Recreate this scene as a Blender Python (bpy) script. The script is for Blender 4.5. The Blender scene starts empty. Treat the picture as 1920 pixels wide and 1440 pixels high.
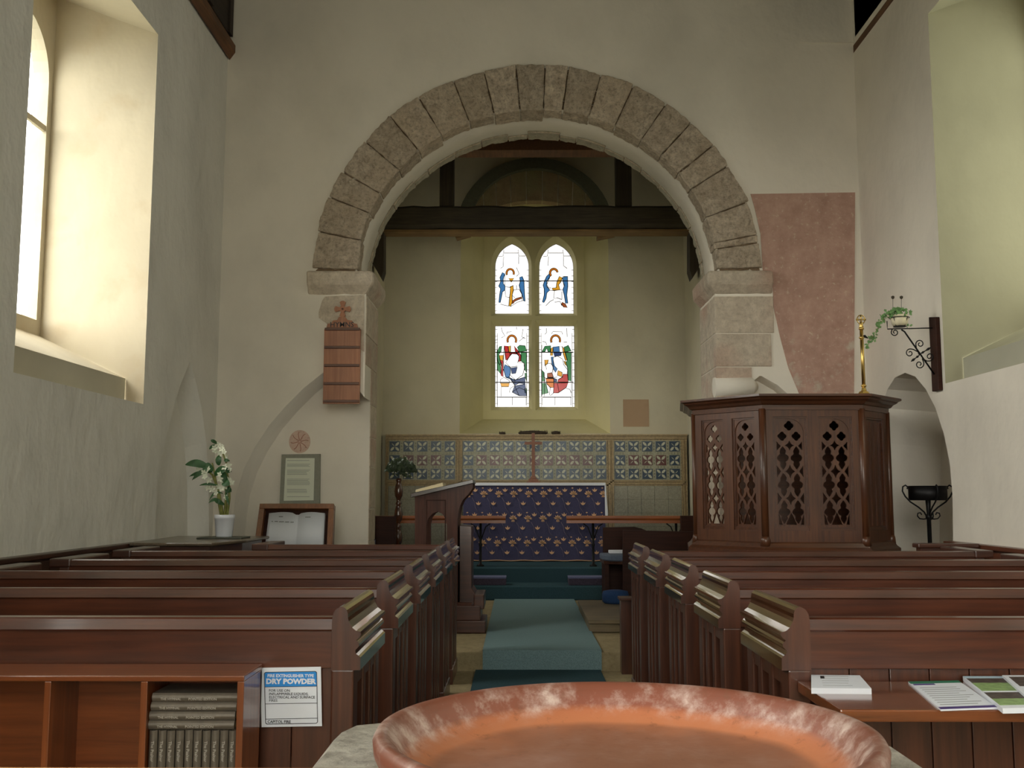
import bpy, bmesh, math, random
from mathutils import Vector, Matrix
from mathutils.geometry import tessellate_polygon
random.seed(7)
SC = bpy.context.scene
COL = SC.collection
PI = math.pi
# ------------------------------------------------------------------ camera
F = 1900.0
CAMZ = 1.25
PITCH = math.atan(210/F)
YAW = math.atan(12/F)
cam_d = bpy.data.cameras.new('camera')
cam_d.sensor_width = 36; cam_d.lens = F/1920*36
cam_d.clip_start = 0.02; cam_d.clip_end = 200
cam = bpy.data.objects.new('camera', cam_d); COL.objects.link(cam)
RM = Matrix.Rotation(YAW, 3, 'Z') @ Matrix.Rotation(PI/2+PITCH, 3, 'X')
cam.location = (0, 0, CAMZ)
cam.rotation_euler = RM.to_euler()
SC.camera = cam
CP = Vector((0, 0, CAMZ))
def ray(px, py): return RM @ Vector(((px-960)/F, (720-py)/F, -1))
def PY(px, py, Y):
    d = ray(px, py); return CP + d*(Y/d.y)
def PX(px, py, X):
    d = ray(px, py); return CP + d*(X/d.x)
def PZ(px, py, Z):
    d = ray(px, py); return CP + d*((Z-CAMZ)/d.z)

# ------------------------------------------------------------------ materials
def lin(c):
    return tuple(((v/255)/12.92 if v/255 <= 0.04045 else ((v/255+0.055)/1.055)**2.4) for v in c)
MATS = {}
def nt(name):
    m = bpy.data.materials.new(name); m.use_nodes = True
    n = m.node_tree.nodes; l = m.node_tree.links
    return m, n, l, n['Principled BSDF']
def mapped(n, l, scale):
    tc = n.new('ShaderNodeTexCoord'); mp = n.new('ShaderNodeMapping')
    mp.inputs['Scale'].default_value = scale
    l.new(tc.outputs['Object'], mp.inputs['Vector']); return mp.outputs['Vector']
def noise(n, l, vec, scale, detail=4, rough=.55):
    t = n.new('ShaderNodeTexNoise'); t.inputs['Scale'].default_value = scale
    t.inputs['Detail'].default_value = detail; t.inputs['Roughness'].default_value = rough
    l.new(vec, t.inputs['Vector']); return t.outputs['Fac']
def ramp(n, l, fac, stops):
    r = n.new('ShaderNodeValToRGB'); l.new(fac, r.inputs['Fac'])
    e = r.color_ramp.elements
    while len(e) < len(stops): e.new(.5)
    for i, (p, c) in enumerate(stops):
        e[i].position = p; e[i].color = (*c[:3], 1)
    return r.outputs['Color']
def mixc(n, l, fac, a, b, mode='MIX'):
    m = n.new('ShaderNodeMix'); m.data_type = 'RGBA'; m.blend_type = mode
    if isinstance(fac, float): m.inputs['Factor'].default_value = fac
    else: l.new(fac, m.inputs['Factor'])
    for s, v in (('A', a), ('B', b)):
        i = [x for x in m.inputs if x.name == s and x.type == 'RGBA'][0]
        if isinstance(v, tuple): i.default_value = (*v[:3], 1)
        else: l.new(v, i)
    return [x for x in m.outputs if x.type == 'RGBA'][0]
def bump(n, l, b, h, strength, dist=.01, prev=None):
    bp = n.new('ShaderNodeBump'); bp.inputs['Strength'].default_value = strength
    bp.inputs['Distance'].default_value = dist; l.new(h, bp.inputs['Height'])
    if prev: l.new(prev, bp.inputs['Normal'])
    l.new(bp.outputs['Normal'], b.inputs['Normal']); return bp.outputs['Normal']
def solid(name, rgb, rough=.6, metal=0., coat=0., var=.0, nscale=30, bmp=0., spec=.5):
    if name in MATS: return MATS[name]
    m, n, l, b = nt(name); c = lin(rgb)
    b.inputs['Roughness'].default_value = rough; b.inputs['Metallic'].default_value = metal
    b.inputs['Specular IOR Level'].default_value = spec
    b.inputs['Coat Weight'].default_value = coat; b.inputs['Coat Roughness'].default_value = .12
    v = mapped(n, l, (1, 1, 1)); f = noise(n, l, v, nscale)
    if var > 0:
        l.new(ramp(n, l, f, [(.3, tuple(x*(1-var) for x in c)), (.7, tuple(min(1, x*(1+var)) for x in c))]), b.inputs['Base Color'])
    else: b.inputs['Base Color'].default_value = (*c, 1)
    if bmp > 0: bump(n, l, b, f, bmp, .004)
    MATS[name] = m; return m
def wood(name, dark, light, axis='X', rough=.32, coat=.35, scale=1.0, spec=.5):
    if name in MATS: return MATS[name]
    m, n, l, b = nt(name)
    sc = {'X': (1.2, 22, 22), 'Y': (22, 1.2, 22), 'Z': (22, 22, 1.2)}[axis]
    v = mapped(n, l, tuple(s*scale for s in sc))
    f = noise(n, l, v, 2.2, 6, .6)
    v2 = mapped(n, l, (1.5, 1.5, 1.5)); f2 = noise(n, l, v2, 1.6, 2)
    c1 = ramp(n, l, f, [(.3, lin(dark)), (.72, lin(light))])
    c2 = ramp(n, l, f2, [(.3, (.72, .70, .70)), (.7, (1.12, 1.1, 1.08))])
    l.new(mixc(n, l, 1.0, c1, c2, 'MULTIPLY'), b.inputs['Base Color'])
    b.inputs['Roughness'].default_value = rough; b.inputs['Specular IOR Level'].default_value = spec
    b.inputs['Coat Weight'].default_value = coat; b.inputs['Coat Roughness'].default_value = .1
    bump(n, l, b, f, .12, .003)
    MATS[name] = m; return m
def plaster(name, rgb, bstr=.35, stain=None):
    m, n, l, b = nt(name); c = lin(rgb)
    v = mapped(n, l, (1, 1, 1)); vz = mapped(n, l, (1., 1., .8))
    f1 = noise(n, l, vz, 1.1, 5, .55); f2 = noise(n, l, v, 7, 4); f3 = noise(n, l, vz, 5.5, 3)
    col = ramp(n, l, f1, [(.3, tuple(x*.86 for x in c)), (.55, c), (.8, tuple(min(1, x*1.07) for x in c))])
    if stain: col = mixc(n, l, ramp(n, l, noise(n, l, v, 2.3, 5), [(.56, (0, 0, 0)), (.7, (.55, .55, .55))]), col, lin(stain))
    l.new(col, b.inputs['Base Color'])
    b.inputs['Roughness'].default_value = .92; b.inputs['Specular IOR Level'].default_value = .2
    p = bump(n, l, b, f3, bstr, .03); bump(n, l, b, f2, bstr*.6, .012, p)
    MATS[name] = m; return m
def stone(name, a, c, pits=.5, extra=None, island=0):
    m, n, l, b = nt(name)
    v = mapped(n, l, (1, 1, 1)); f1 = noise(n, l, v, 12, 9, .75); f2 = noise(n, l, v, 34, 6, .7); f3 = noise(n, l, v, 1.6, 3)
    col = ramp(n, l, f1, [(.28, lin(a)), (.68, lin(c))])
    if extra: col = mixc(n, l, ramp(n, l, f3, [(.5, (0, 0, 0)), (.68, (.6, .6, .6))]), col, lin(extra))
    col = mixc(n, l, 1.0, col, ramp(n, l, f2, [(.33, (.66, .64, .62) if pits > .8 else (.85, .84, .83)), (.5, (1, 1, 1)), (.7, (1.1, 1.1, 1.1) if pits > .8 else (1.03, 1.03, 1.03))]), 'MULTIPLY')
    if island:
        g = n.new('ShaderNodeNewGeometry'); k = 1-island
        col = mixc(n, l, 1.0, col, ramp(n, l, g.outputs['Random Per Island'], [(0, (k, k*.99, k*.97)), (1, (1.05, 1.04, 1.03))]), 'MULTIPLY')
    l.new(col, b.inputs['Base Color'])
    b.inputs['Roughness'].default_value = .88; b.inputs['Specular IOR Level'].default_value = .25
    p = bump(n, l, b, f1, pits, .035); bump(n, l, b, f2, pits*.9, .014, p)
    MATS[name] = m; return m

M_PL = plaster('plaster_cream', (233, 226, 213))
M_PLN = plaster('plaster_rough', (228, 226, 219), .8)
M_PLE = plaster('plaster_chancel', (216, 209, 186), .3)
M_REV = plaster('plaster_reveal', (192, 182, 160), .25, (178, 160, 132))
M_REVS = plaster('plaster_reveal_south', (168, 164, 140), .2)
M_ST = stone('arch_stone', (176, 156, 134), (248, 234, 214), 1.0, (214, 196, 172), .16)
M_STP = stone('jamb_stone', (190, 176, 158), (232, 220, 202), .7, (206, 168, 150), .08)
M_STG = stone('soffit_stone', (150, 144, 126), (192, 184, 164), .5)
M_FONT = stone('font_stone', (168, 160, 144), (236, 230, 216), 1.0)
M_FLOOR = stone('floor_stone', (132, 118, 88), (168, 152, 118), .3)
M_PEW = wood('pew_wood', (58, 28, 17), (88, 46, 28), 'X', .3, .25)
M_PEWZ = wood('pew_wood_end', (60, 32, 21), (90, 51, 34), 'Z', .32, .25)
M_PEWD = wood('pew_wood_dark', (54, 30, 22), (80, 46, 32), 'X', .35, .3)
M_CAP = wood('cap_wood', (64, 38, 26), (88, 54, 38), 'Y', .14, 1.0)
M_CAP.node_tree.nodes['Principled BSDF'].inputs['Coat IOR'].default_value = 2.3
M_CAP.node_tree.nodes['Principled BSDF'].inputs['Coat Roughness'].default_value = .07
M_CAP.node_tree.nodes['Principled BSDF'].inputs['Coat Tint'].default_value = (.95, .9, .66, 1)
M_SHELF = wood('shelf_wood', (98, 48, 22), (136, 74, 36), 'X', .3, .5)
M_SHELFZ = wood('shelf_wood_upright', (104, 54, 24), (142, 78, 40), 'Z', .3, .5)
M_PULP = wood('pulpit_wood', (64, 34, 18), (98, 58, 32), 'Z', .42, .2)
M_PULPX = wood('pulpit_wood_rail', (62, 35, 22), (94, 56, 34), 'X', .35, .35)
M_LECT = wood('lectern_wood', (58, 33, 25), (84, 50, 38), 'Z', .5, .05, spec=.2)
M_DARK = wood('stall_wood', (44, 23, 16), (64, 35, 25), 'X', .55, .0, spec=.15)
M_RAIL = wood('rail_wood', (128, 68, 28), (172, 96, 44), 'X', .35, .4)
M_BEAM = wood('old_beam', (50, 44, 34), (78, 70, 54), 'X', .8, 0)
M_BEAMZ = wood('old_post', (50, 42, 32), (74, 64, 48), 'Z', .8, 0)
M_BEAML = wood('old_beam_pale', (104, 80, 48), (140, 112, 72), 'X', .8, 0)
M_ROOF = wood('roof_boards', (40, 32, 26), (62, 50, 40), 'Y', .85, 0)
M_PLATE = wood('plate_timber', (86, 58, 36), (120, 82, 52), 'Y', .7, 0)
M_HYMN = wood('hymn_wood', (146, 92, 60), (176, 116, 80), 'Z', .45, .2)
M_HYMND = wood('hymn_ledge', (84, 52, 36), (106, 68, 48), 'X', .45, .2)
M_CASE = wood('case_wood', (108, 66, 36), (138, 88, 50), 'Z', .4, .3)
M_IRON = solid('black_iron', (26, 25, 26), .5, .6, var=.2)
M_BRASS = solid('brass', (206, 174, 104), .28, 1.0)
M_CARP = solid('green_carpet', (116, 140, 144), .95, var=.3, nscale=220, bmp=.5, spec=.1)
M_CARPD = solid('dark_carpet', (54, 78, 86), .95, var=.3, nscale=220, bmp=.5, spec=.1)
M_WHITE = solid('white_cloth', (222, 224, 232), .8)
M_PAPER = solid('white_paper', (214, 218, 226), .6)
M_PAPERC = solid('cream_paper', (222, 206, 168), .7)
M_POT = solid('white_pot', (222, 226, 236), .3, coat=.4)
M_LEAF = solid('leaf_green', (44, 84, 44), .5, var=.35, nscale=12)
M_LEAFD = solid('leaf_dark', (54, 70, 44), .6, var=.4, nscale=14)
M_IVY = solid('ivy_green', (92, 132, 72), .5, var=.4, nscale=20)
M_PETAL = solid('white_petal', (222, 226, 206), .6)
M_STEM = solid('stem_green', (126, 128, 66), .6, var=.3)
M_NAVY = solid('navy_damask', (60, 58, 92), .75, var=.25, nscale=160, bmp=.15)
M_GOLD = solid('gold_thread', (214, 168, 128), .6)
M_GOLDL = solid('gold_thread_faint', (124, 112, 124), .7)
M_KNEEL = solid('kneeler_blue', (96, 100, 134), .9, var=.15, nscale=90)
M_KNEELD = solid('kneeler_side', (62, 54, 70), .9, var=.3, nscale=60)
M_BLUE = solid('hassock_blue', (34, 66, 112), .9, var=.2, nscale=90)
M_TILEF = solid('tile_frame', (172, 150, 112), .5, var=.25, nscale=40)
M_TILEC = solid('tile_cream', (164, 162, 138), .4, var=.25, nscale=70)
M_TILEB = solid('tile_blue', (38, 62, 84), .3, var=.3, nscale=30)
M_TILER = solid('tile_red', (92, 44, 42), .3, var=.3, nscale=30)
M_TILEL = solid('tile_leaf', (196, 196, 174), .4, var=.15)
M_TILEG = solid('tile_green', (152, 148, 130), .4, var=.2, nscale=60)
M_TILEJ = solid('tile_joint', (98, 98, 80), .7)
M_BOOK = solid('book_cloth', (104, 96, 86), .38, .35, var=.12, nscale=50)
M_BOOKT = solid('book_lettering', (176, 170, 160), .5)
M_INK = solid('black_ink', (30, 30, 34), .6)
M_INKL = solid('grey_ink', (120, 122, 120), .7)
M_SBLUE = solid('sign_blue', (24, 130, 208), .5)
M_LGREEN = solid('leaflet_green', (40, 110, 84), .5)
M_LPURP = solid('leaflet_purple', (66, 48, 116), .5)
M_GRASS = solid('printed_grass', (132, 160, 104), .5, var=.3, nscale=60)
M_PHOTO = solid('printed_photo', (74, 66, 62), .5, var=.6, nscale=60)
M_SKYP = solid('printed_sky', (176, 200, 214), .5)
M_SLATE = solid('slate_grey', (136, 136, 122), .6, var=.08)
M_CORNI = solid('dark_underside', (42, 30, 22), .6)
M_CROSSW = solid('cross_wood', (130, 84, 62), .5, var=.15)
M_DRIED = solid('dried_brown', (66, 56, 44), .9, var=.4, nscale=60)
M_FRESD = stone('disc_fresco', (200, 168, 152), (218, 194, 178), .1)
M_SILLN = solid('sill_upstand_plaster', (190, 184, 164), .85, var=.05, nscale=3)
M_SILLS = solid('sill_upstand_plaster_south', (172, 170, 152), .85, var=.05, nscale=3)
def mat_fresco():
    m, n, l, b = nt('red_fresco')
    v = mapped(n, l, (1, 1, 1))
    f1 = noise(n, l, v, 5, 7, .7); f2 = noise(n, l, v, 2.1, 5, .65); f3 = noise(n, l, v, 26, 5, .7)
    c = ramp(n, l, f1, [(.3, lin((168, 132, 118))), (.7, lin((198, 164, 148)))])
    c = mixc(n, l, ramp(n, l, f3, [(.58, (0, 0, 0)), (.68, (.6, .6, .6))]), c, lin((214, 198, 178)))
    # worn pale plaster towards the lower right corner of the panel
    tc = n.new('ShaderNodeTexCoord'); sp = n.new('ShaderNodeSeparateXYZ'); l.new(tc.outputs['Object'], sp.inputs[0])
    mm = n.new('ShaderNodeMath'); mm.operation = 'SUBTRACT'; l.new(sp.outputs['X'], mm.inputs[0]); l.new(sp.outputs['Z'], mm.inputs[1])
    m2 = n.new('ShaderNodeMath'); m2.operation = 'MULTIPLY_ADD'; l.new(mm.outputs[0], m2.inputs[0]); m2.inputs[1].default_value = .20; l.new(f2, m2.inputs[2])
    c = mixc(n, l, ramp(n, l, m2.outputs[0], [(.69, (0, 0, 0)), (.78, (.7, .7, .7))]), c, lin((206, 202, 186)))
    l.new(c, b.inputs['Base Color']); b.inputs['Roughness'].default_value = .9
    bump(n, l, b, f3, .3, .01); return m
M_FRES = mat_fresco()
def mat_terracotta():
    m, n, l, b = nt('glazed_terracotta')
    v = mapped(n, l, (1, 1, 1)); f1 = noise(n, l, v, 11, 8, .7); f2 = noise(n, l, v, 45, 6, .7)
    tc = n.new('ShaderNodeTexCoord'); sp = n.new('ShaderNodeSeparateXYZ'); l.new(tc.outputs['Object'], sp.inputs[0])
    # colour runs with height in the bowl: orange floor, red-brown wall with limescale, brown rim
    mr = n.new('ShaderNodeMapRange'); mr.inputs['From Min'].default_value = .0165; mr.inputs['From Max'].default_value = .060
    l.new(sp.outputs['Z'], mr.inputs['Value'])
    f0 = noise(n, l, v, 4, 4)
    ad = n.new('ShaderNodeMath'); ad.operation = 'MULTIPLY_ADD'; l.new(f0, ad.inputs[0]); ad.inputs[1].default_value = .22; 
    sb = n.new('ShaderNodeMath'); sb.operation = 'SUBTRACT'; l.new(mr.outputs[0], sb.inputs[0]); sb.inputs[1].default_value = .11; l.new(sb.outputs[0], ad.inputs[2])
    h = ramp(n, l, ad.outputs[0], [(0.0, lin((134, 90, 68))), (.05, lin((140, 92, 68))), (.13, lin((192, 122, 84))), (.34, lin((176, 108, 74))), (.5, lin((132, 76, 57))), (1.0, lin((118, 68, 50)))])
    scale_band = ramp(n, l, ad.outputs[0], [(.2, (.1, .1, .1)), (.42, (1, 1, 1)), (.8, (1, 1, 1)), (1.0, (.5, .5, .5))])
    lime = ramp(n, l, f1, [(.46, (0, 0, 0)), (.62, (.8, .8, .8))])
    lime = mixc(n, l, 1.0, lime, scale_band, 'MULTIPLY')
    lime = mixc(n, l, 1.0, lime, ramp(n, l, f2, [(.4, (.25, .25, .25)), (.6, (1, 1, 1))]), 'MULTIPLY')
    c = mixc(n, l, lime, h, lin((210, 192, 182)))
    c = mixc(n, l, ramp(n, l, f2, [(.3, (.6, .6, .6)), (.42, (0, 0, 0))]), c, lin((112, 74, 56)))
    l.new(c, b.inputs['Base Color']); b.inputs['Roughness'].default_value = .5; b.inputs['Coat Weight'].default_value = .2
    b.inputs['Coat Roughness'].default_value = .2
    bump(n, l, b, f2, .12, .004); return m
M_TERRA = mat_terracotta()
def glass(name, c, gl=.04):
    if name in MATS: return MATS[name]
    m = bpy.data.materials.new(name); m.use_nodes = True; n = m.node_tree.nodes; l = m.node_tree.links
    n.clear(); o = n.new('ShaderNodeOutputMaterial'); t = n.new('ShaderNodeBsdfTransparent'); g = n.new('ShaderNodeBsdfGlossy'); x = n.new('ShaderNodeMixShader')
    t.inputs[0].default_value = (*c, 1); g.inputs['Roughness'].default_value = .15; g.inputs[0].default_value = (.8, .8, .8, 1)
    x.inputs[0].default_value = gl; l.new(t.outputs[0], x.inputs[1]); l.new(g.outputs[0], x.inputs[2]); l.new(x.outputs[0], o.inputs[0])
    MATS[name] = m; return m
G_CLEAR = glass('clear_glass', (.9, .92, .9))
G_WHITE = glass('white_antique_glass', (.155, .155, .16))

# ------------------------------------------------------------------ mesh building
ORG = {}
class MB:
    def __init__(s): s.v = []; s.f = []; s.mi = []; s.m = 0; s.sm = []
    def add(s, vs, fs, smooth=False, m=None):
        b = len(s.v); s.v += [Vector(p) for p in vs]
        for f in fs:
            s.f.append(tuple(i+b for i in f)); s.mi.append(s.m if m is None else m); s.sm.append(smooth)
        return s
    def box(s, x0, x1, y0, y1, z0, z1, m=None, bev=0):
        if bev <= 0 or min(x1-x0, y1-y0, z1-z0) < bev*2.2:
            vs = [(x0,y0,z0),(x1,y0,z0),(x1,y1,z0),(x0,y1,z0),(x0,y0,z1),(x1,y0,z1),(x1,y1,z1),(x0,y1,z1)]
            return s.add(vs, [(0,3,2,1),(4,5,6,7),(0,1,5,4),(1,2,6,5),(2,3,7,6),(3,0,4,7)], m=m)
        bm = bmesh.new(); bmesh.ops.create_cube(bm, size=1)
        for v in bm.verts:
            v.co = Vector(((x0+x1)/2+v.co.x*(x1-x0), (y0+y1)/2+v.co.y*(y1-y0), (z0+z1)/2+v.co.z*(z1-z0)))
        bmesh.ops.bevel(bm, geom=bm.edges[:], offset=bev, segments=2, affect='EDGES', profile=.6)
        bm.verts.index_update()
        s.add([v.co.copy() for v in bm.verts], [tuple(v.index for v in f.verts) for f in bm.faces], m=m); bm.free(); return s
    def prism(s, poly, fn0, fn1, m=None, smooth=False, caps=True):
        """poly: 2-D outline; fn0/fn1 turn (a,b) into 3-D points of both ends"""
        n = len(poly); vs = [fn0(*p) for p in poly]+[fn1(*p) for p in poly]
        fs = [(i, (i+1) % n, n+(i+1) % n, n+i) for i in range(n)]
        s.add(vs, fs, smooth, m)
        if caps:
            tri = tessellate_polygon([[Vector((p[0], p[1], 0)) for p in poly]])
            s.add(vs, [tuple(t) for t in tri]+[tuple(n+i for i in reversed(t)) for t in tri], False, m)
        return s
    def plate(s, outer, holes, fn0, fn1, m=None):
        """flat plate with holes; outlines in 2-D, fn0/fn1 map both faces"""
        loops = [outer]+holes; flat = [p for lp in loops for p in lp]; n = len(flat)
        tri = tessellate_polygon([[Vector((p[0], p[1], 0)) for p in lp] for lp in loops])
        vs = [fn0(*p) for p in flat]
        if fn1 is None:
            return s.add(vs, [tuple(t) for t in tri], False, m)
        vs += [fn1(*p) for p in flat]
        fs = [tuple(t) for t in tri]+[tuple(n+i for i in reversed(t)) for t in tri]
        o = 0
        for lp in loops:
            k = len(lp); fs += [(o+i, o+(i+1) % k, n+o+(i+1) % k, n+o+i) for i in range(k)]; o += k
        return s.add(vs, fs, False, m)
    def bridge(s, A, B, m=None, smooth=False, closed=True):
        n = len(A); r = range(n if closed else n-1)
        return s.add(list(A)+list(B), [(i, (i+1) % n, n+(i+1) % n, n+i) for i in r], smooth, m)
    def cap(s, A, m=None):
        return s.add(list(A), [tuple(range(len(A)))], False, m)
    def lathe(s, prof, c, seg=32, m=None, smooth=True, a0=0, sx=1, sy=1):
        c = Vector(c); rings = []
        for r, z in prof:
            rings.append([c+Vector((sx*r*math.cos(a0+2*PI*i/seg), sy*r*math.sin(a0+2*PI*i/seg), z)) for i in range(seg)])
        vs = [p for r in rings for p in r]
        fs = [(k*seg+i, k*seg+(i+1) % seg, (k+1)*seg+(i+1) % seg, (k+1)*seg+i) for k in range(len(prof)-1) for i in range(seg)]
        s.add(vs, fs, smooth, m)
        if prof[0][0] > 1e-5: s.add(rings[0], [tuple(reversed(range(seg)))], False, m)
        if prof[-1][0] > 1e-5: s.add(rings[-1], [tuple(range(seg))], False, m)
        return s
    def tube(s, pts, r, seg=8, m=None, closed=False):
        pts = [Vector(p) for p in pts]; n = len(pts); rr = r if isinstance(r, (list, tuple)) else [r]*n
        up = None; rings = []
        for i in range(n):
            t = (pts[(i+1) % n if closed else min(i+1, n-1)]-pts[(i-1) % n if closed else max(i-1, 0)])
            if t.length < 1e-9: t = Vector((0, 0, 1))
            t.normalize()
            if up is None: up = t.orthogonal().normalized()
            up = (up-t*up.dot(t)); up = up.normalized() if up.length > 1e-6 else t.orthogonal().normalized()
            w = t.cross(up)
            rings.append([pts[i]+(up*math.cos(2*PI*k/seg)+w*math.sin(2*PI*k/seg))*rr[i] for k in range(seg)])
        vs = [p for q in rings for p in q]
        fs = [(i*seg+k, i*seg+(k+1) % seg, ((i+1) % n)*seg+(k+1) % seg, ((i+1) % n)*seg+k) for i in range(n if closed else n-1) for k in range(seg)]
        s.add(vs, fs, True, m)
        if not closed: s.add(rings[0], [tuple(reversed(range(seg)))], False, m); s.add(rings[-1], [tuple(range(seg))], False, m)
        return s
    def xf(s, M, start=0):
        for i in range(start, len(s.v)): s.v[i] = M @ s.v[i]
        return s
    def build(s, name, mats, parent=None, bevel=0):
        o0 = Vector((0, 0, 0)); p = parent
        while p is not None:
            if p.name in ORG: o0 = ORG[p.name]
            p = p.parent
        me = bpy.data.meshes.new(name); me.from_pydata([v-o0 for v in s.v], [], s.f)
        mats = mats if isinstance(mats, (list, tuple)) else [mats]
        for m in mats: me.materials.append(m)
        me.polygons.foreach_set('material_index', s.mi); me.polygons.foreach_set('use_smooth', s.sm)
        bm = bmesh.new(); bm.from_mesh(me); bmesh.ops.remove_doubles(bm, verts=bm.verts, dist=1e-6)
        bmesh.ops.recalc_face_normals(bm, faces=bm.faces)
        if bevel:
            bmesh.ops.bevel(bm, geom=[e for e in bm.edges if len(e.link_faces) == 2 and e.calc_face_angle(0) > .6], offset=bevel, segments=1, affect='EDGES')
        bm.to_mesh(me); bm.free()
        o = bpy.data.objects.new(name, me); COL.objects.link(o); o.parent = parent
        return o
def rough(name, amt, scale, levels=2, simple=True):
    o = bpy.data.objects[name]; t = bpy.data.textures.new(name+'_roughness', 'CLOUDS'); t.noise_scale = scale; t.noise_depth = 3
    s = o.modifiers.new('subdivide', 'SUBSURF'); s.subdivision_type = 'SIMPLE'; s.levels = s.render_levels = levels
    d = o.modifiers.new('roughen', 'DISPLACE'); d.texture = t; d.strength = amt; d.mid_level = .5; d.texture_coords = 'GLOBAL'
def tag(o, label, cat=None, group=None, kind=None):
    if label: o['label'] = label
    if cat: o['category'] = cat
    if group: o['group'] = group
    if kind: o['kind'] = kind
    return o
def thing(name, label, cat, loc, group=None):
    o = bpy.data.objects.new(name, None); COL.objects.link(o); o.location = loc; o.empty_display_size = .1
    ORG[o.name] = Vector(loc); return tag(o, label, cat, group)
def single(mb, name, mats, loc, label, cat, group=None, **k):
    """a thing that is one mesh, with its origin at loc"""
    for i in range(len(mb.v)): mb.v[i] = mb.v[i]-Vector(loc)
    o = mb.build(name, mats, None, **k); o.location = loc; ORG[o.name] = Vector(loc)
    return tag(o, label, cat, group)
def struct(mb, name, mats, label=None, parent=None, **k):
    o = mb.build(name, mats, parent, **k)
    if parent is None: o['kind'] = 'structure'
    if label: o['label'] = label
    return o
def text(parent, body, size, p, m, rot=(PI/2, 0, 0), name='lettering', align='LEFT', ext=.0004, bold=0, sx=1):
    cu = bpy.data.curves.new(name, 'FONT'); cu.body = body; cu.size = size; cu.align_x = align
    cu.extrude = ext; cu.offset = bold; cu.resolution_u = 2
    t = bpy.data.objects.new('tmp_text', cu); COL.objects.link(t)
    dg = bpy.context.evaluated_depsgraph_get(); me = bpy.data.meshes.new_from_object(t.evaluated_get(dg))
    bpy.data.objects.remove(t); bpy.data.curves.remove(cu)
    me.materials.clear(); me.materials.append(m); me.name = name
    o = bpy.data.objects.new(name, me); COL.objects.link(o); o.parent = parent
    r = parent
    while r.parent: r = r.parent
    o.location = Vector(p)-ORG.get(r.name, Vector((0, 0, 0))); o.rotation_euler = rot; o.scale = (sx, 1, 1)
    return o
EXZ = lambda y: (lambda a, b: (a, y, b))
EYZ = lambda x: (lambda a, b: (x, a, b))
EXY = lambda z: (lambda a, b: (a, b, z))
def earc(cx, cz, a, b, t0, t1, n): return [(cx+a*math.cos(t0+(t1-t0)*i/n), cz+b*math.sin(t0+(t1-t0)*i/n)) for i in range(n+1)]
def lancet(x0, x1, z0, zs, zt, n=8):
    """pointed head opening outline"""
    xc = (x0+x1)/2; pts = [(x0, z0), (x1, z0)]; w = x1-xc; h = zt-zs; R = (w*w+h*h)/(2*w); m = math.asin(min(1, h/R))
    for i in range(n+1): pts.append((x1-R+R*math.cos(m*i/n), zs+R*math.sin(m*i/n)))
    r = [(2*xc-x, z) for x, z in pts[2:-1]]; return pts+r[::-1]

# ------------------------------------------------------------------ key dimensions
YW = 9.2; YWB = 9.95; YE = 13.45; YWEST = -3.6
XL = PY(410, 640, YW).x; XR = PY(1616, 500, YW).x
ZTOP = 5.45; ZPLAT = .137; ZST1 = .29; ZSAN = .46
XAC = PY(1007, 500, YW).x                     # arch centre
ZSP = PY(1007, 512, YW).z
AO = (PY(1427, 480, YW).x-PY(588, 480, YW).x)/2; BO = PY(1007, 124, YW).z-ZSP
AI = (PY(1346, 480, YW).x-PY(669, 480, YW).x)/2; BI = PY(1007, 206, YW).z-ZSP
XJL = PY(684, 700, YW).x; XJR = PY(1342, 620, YW).x
CXL = PY(719, 700, YE).x; CXR = PY(1289, 860, YE).x
print('DIM', XL, XR, XAC, ZSP, AO, BO, AI, BI, XJL, XJR, CXL, CXR)
Y_STEP = PZ(1010, 1258, 0).y; Y_ST1 = PZ(1010, 1125, ZPLAT).y; Y_ST2 = PZ(1010, 1092, ZST1).y
print('STEPS', Y_STEP, Y_ST1, Y_ST2)
# ================================================================== SETTING
# ---- left (north) wall with splayed windows and the corner recess
def win_front(a0, a1, z0, z1): return [(a0, z0), (a1, z0), (a1, z1), (a0, z1)]
def side_wall(name, X, sgn, y_win, niche_f, niche_b, nd, mat, rev, zs, zt):
    """X plane wall; outward direction sgn; windows get deep reveals with an upstand on the sill"""
    mb = MB()
    outer = [(YWEST, -.1), (YW+.02, -.1), (YW+.02, 6.6), (YWEST, 6.6)]
    holes = [win_front(a, b, zs, zt) for a, b in y_win]
    if niche_f: holes.append(niche_f)
    mb.plate(outer, holes, EYZ(X), None)
    G = .82
    for a, b in y_win:
        xo = X+sgn*G; xs = X+sgn*.14
        # jambs, soffit, sill upstand and sloping sill
        for y, yo in ((a, a+.05), (b, b+.03)):
            mb.add([(X, y, zs), (X, y, zt), (xo, yo, zt+.32), (xo, yo, zs)], [(0, 1, 2, 3)], m=1)
        mb.add([(X, a, zt), (X, b, zt), (xo, b+.03, zt+.32), (xo, a+.05, zt+.32)], [(0, 1, 2, 3)], m=1)
        mb.add([(X, a, zs), (X, b, zs), (xs, b, zs), (xs, a, zs)], [(0, 1, 2, 3)], m=0)
        mb.add([(xs, a, zs), (xs, b, zs), (xs, b, zs+.19), (xs, a, zs+.19)], [(0, 1, 2, 3)], m=2)
        mb.add([(xs, a, zs+.19), (xs, b, zs+.19), (xo, b+.03, zs+.52), (xo, a+.05, zs+.52)], [(0, 1, 2, 3)], m=1)
    if niche_f:
        A = [(X, p[0], p[1]) for p in niche_f]; B = [(X+sgn*nd, p[0], p[1]) for p in niche_b]
        mb.bridge(A, B); tri = tessellate_polygon([[Vector(b) for b in B]]); mb.add(B, [tuple(t) for t in tri])
    return struct(mb, name, [mat, rev, M_SILLN if sgn < 0 else M_SILLS])
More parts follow.
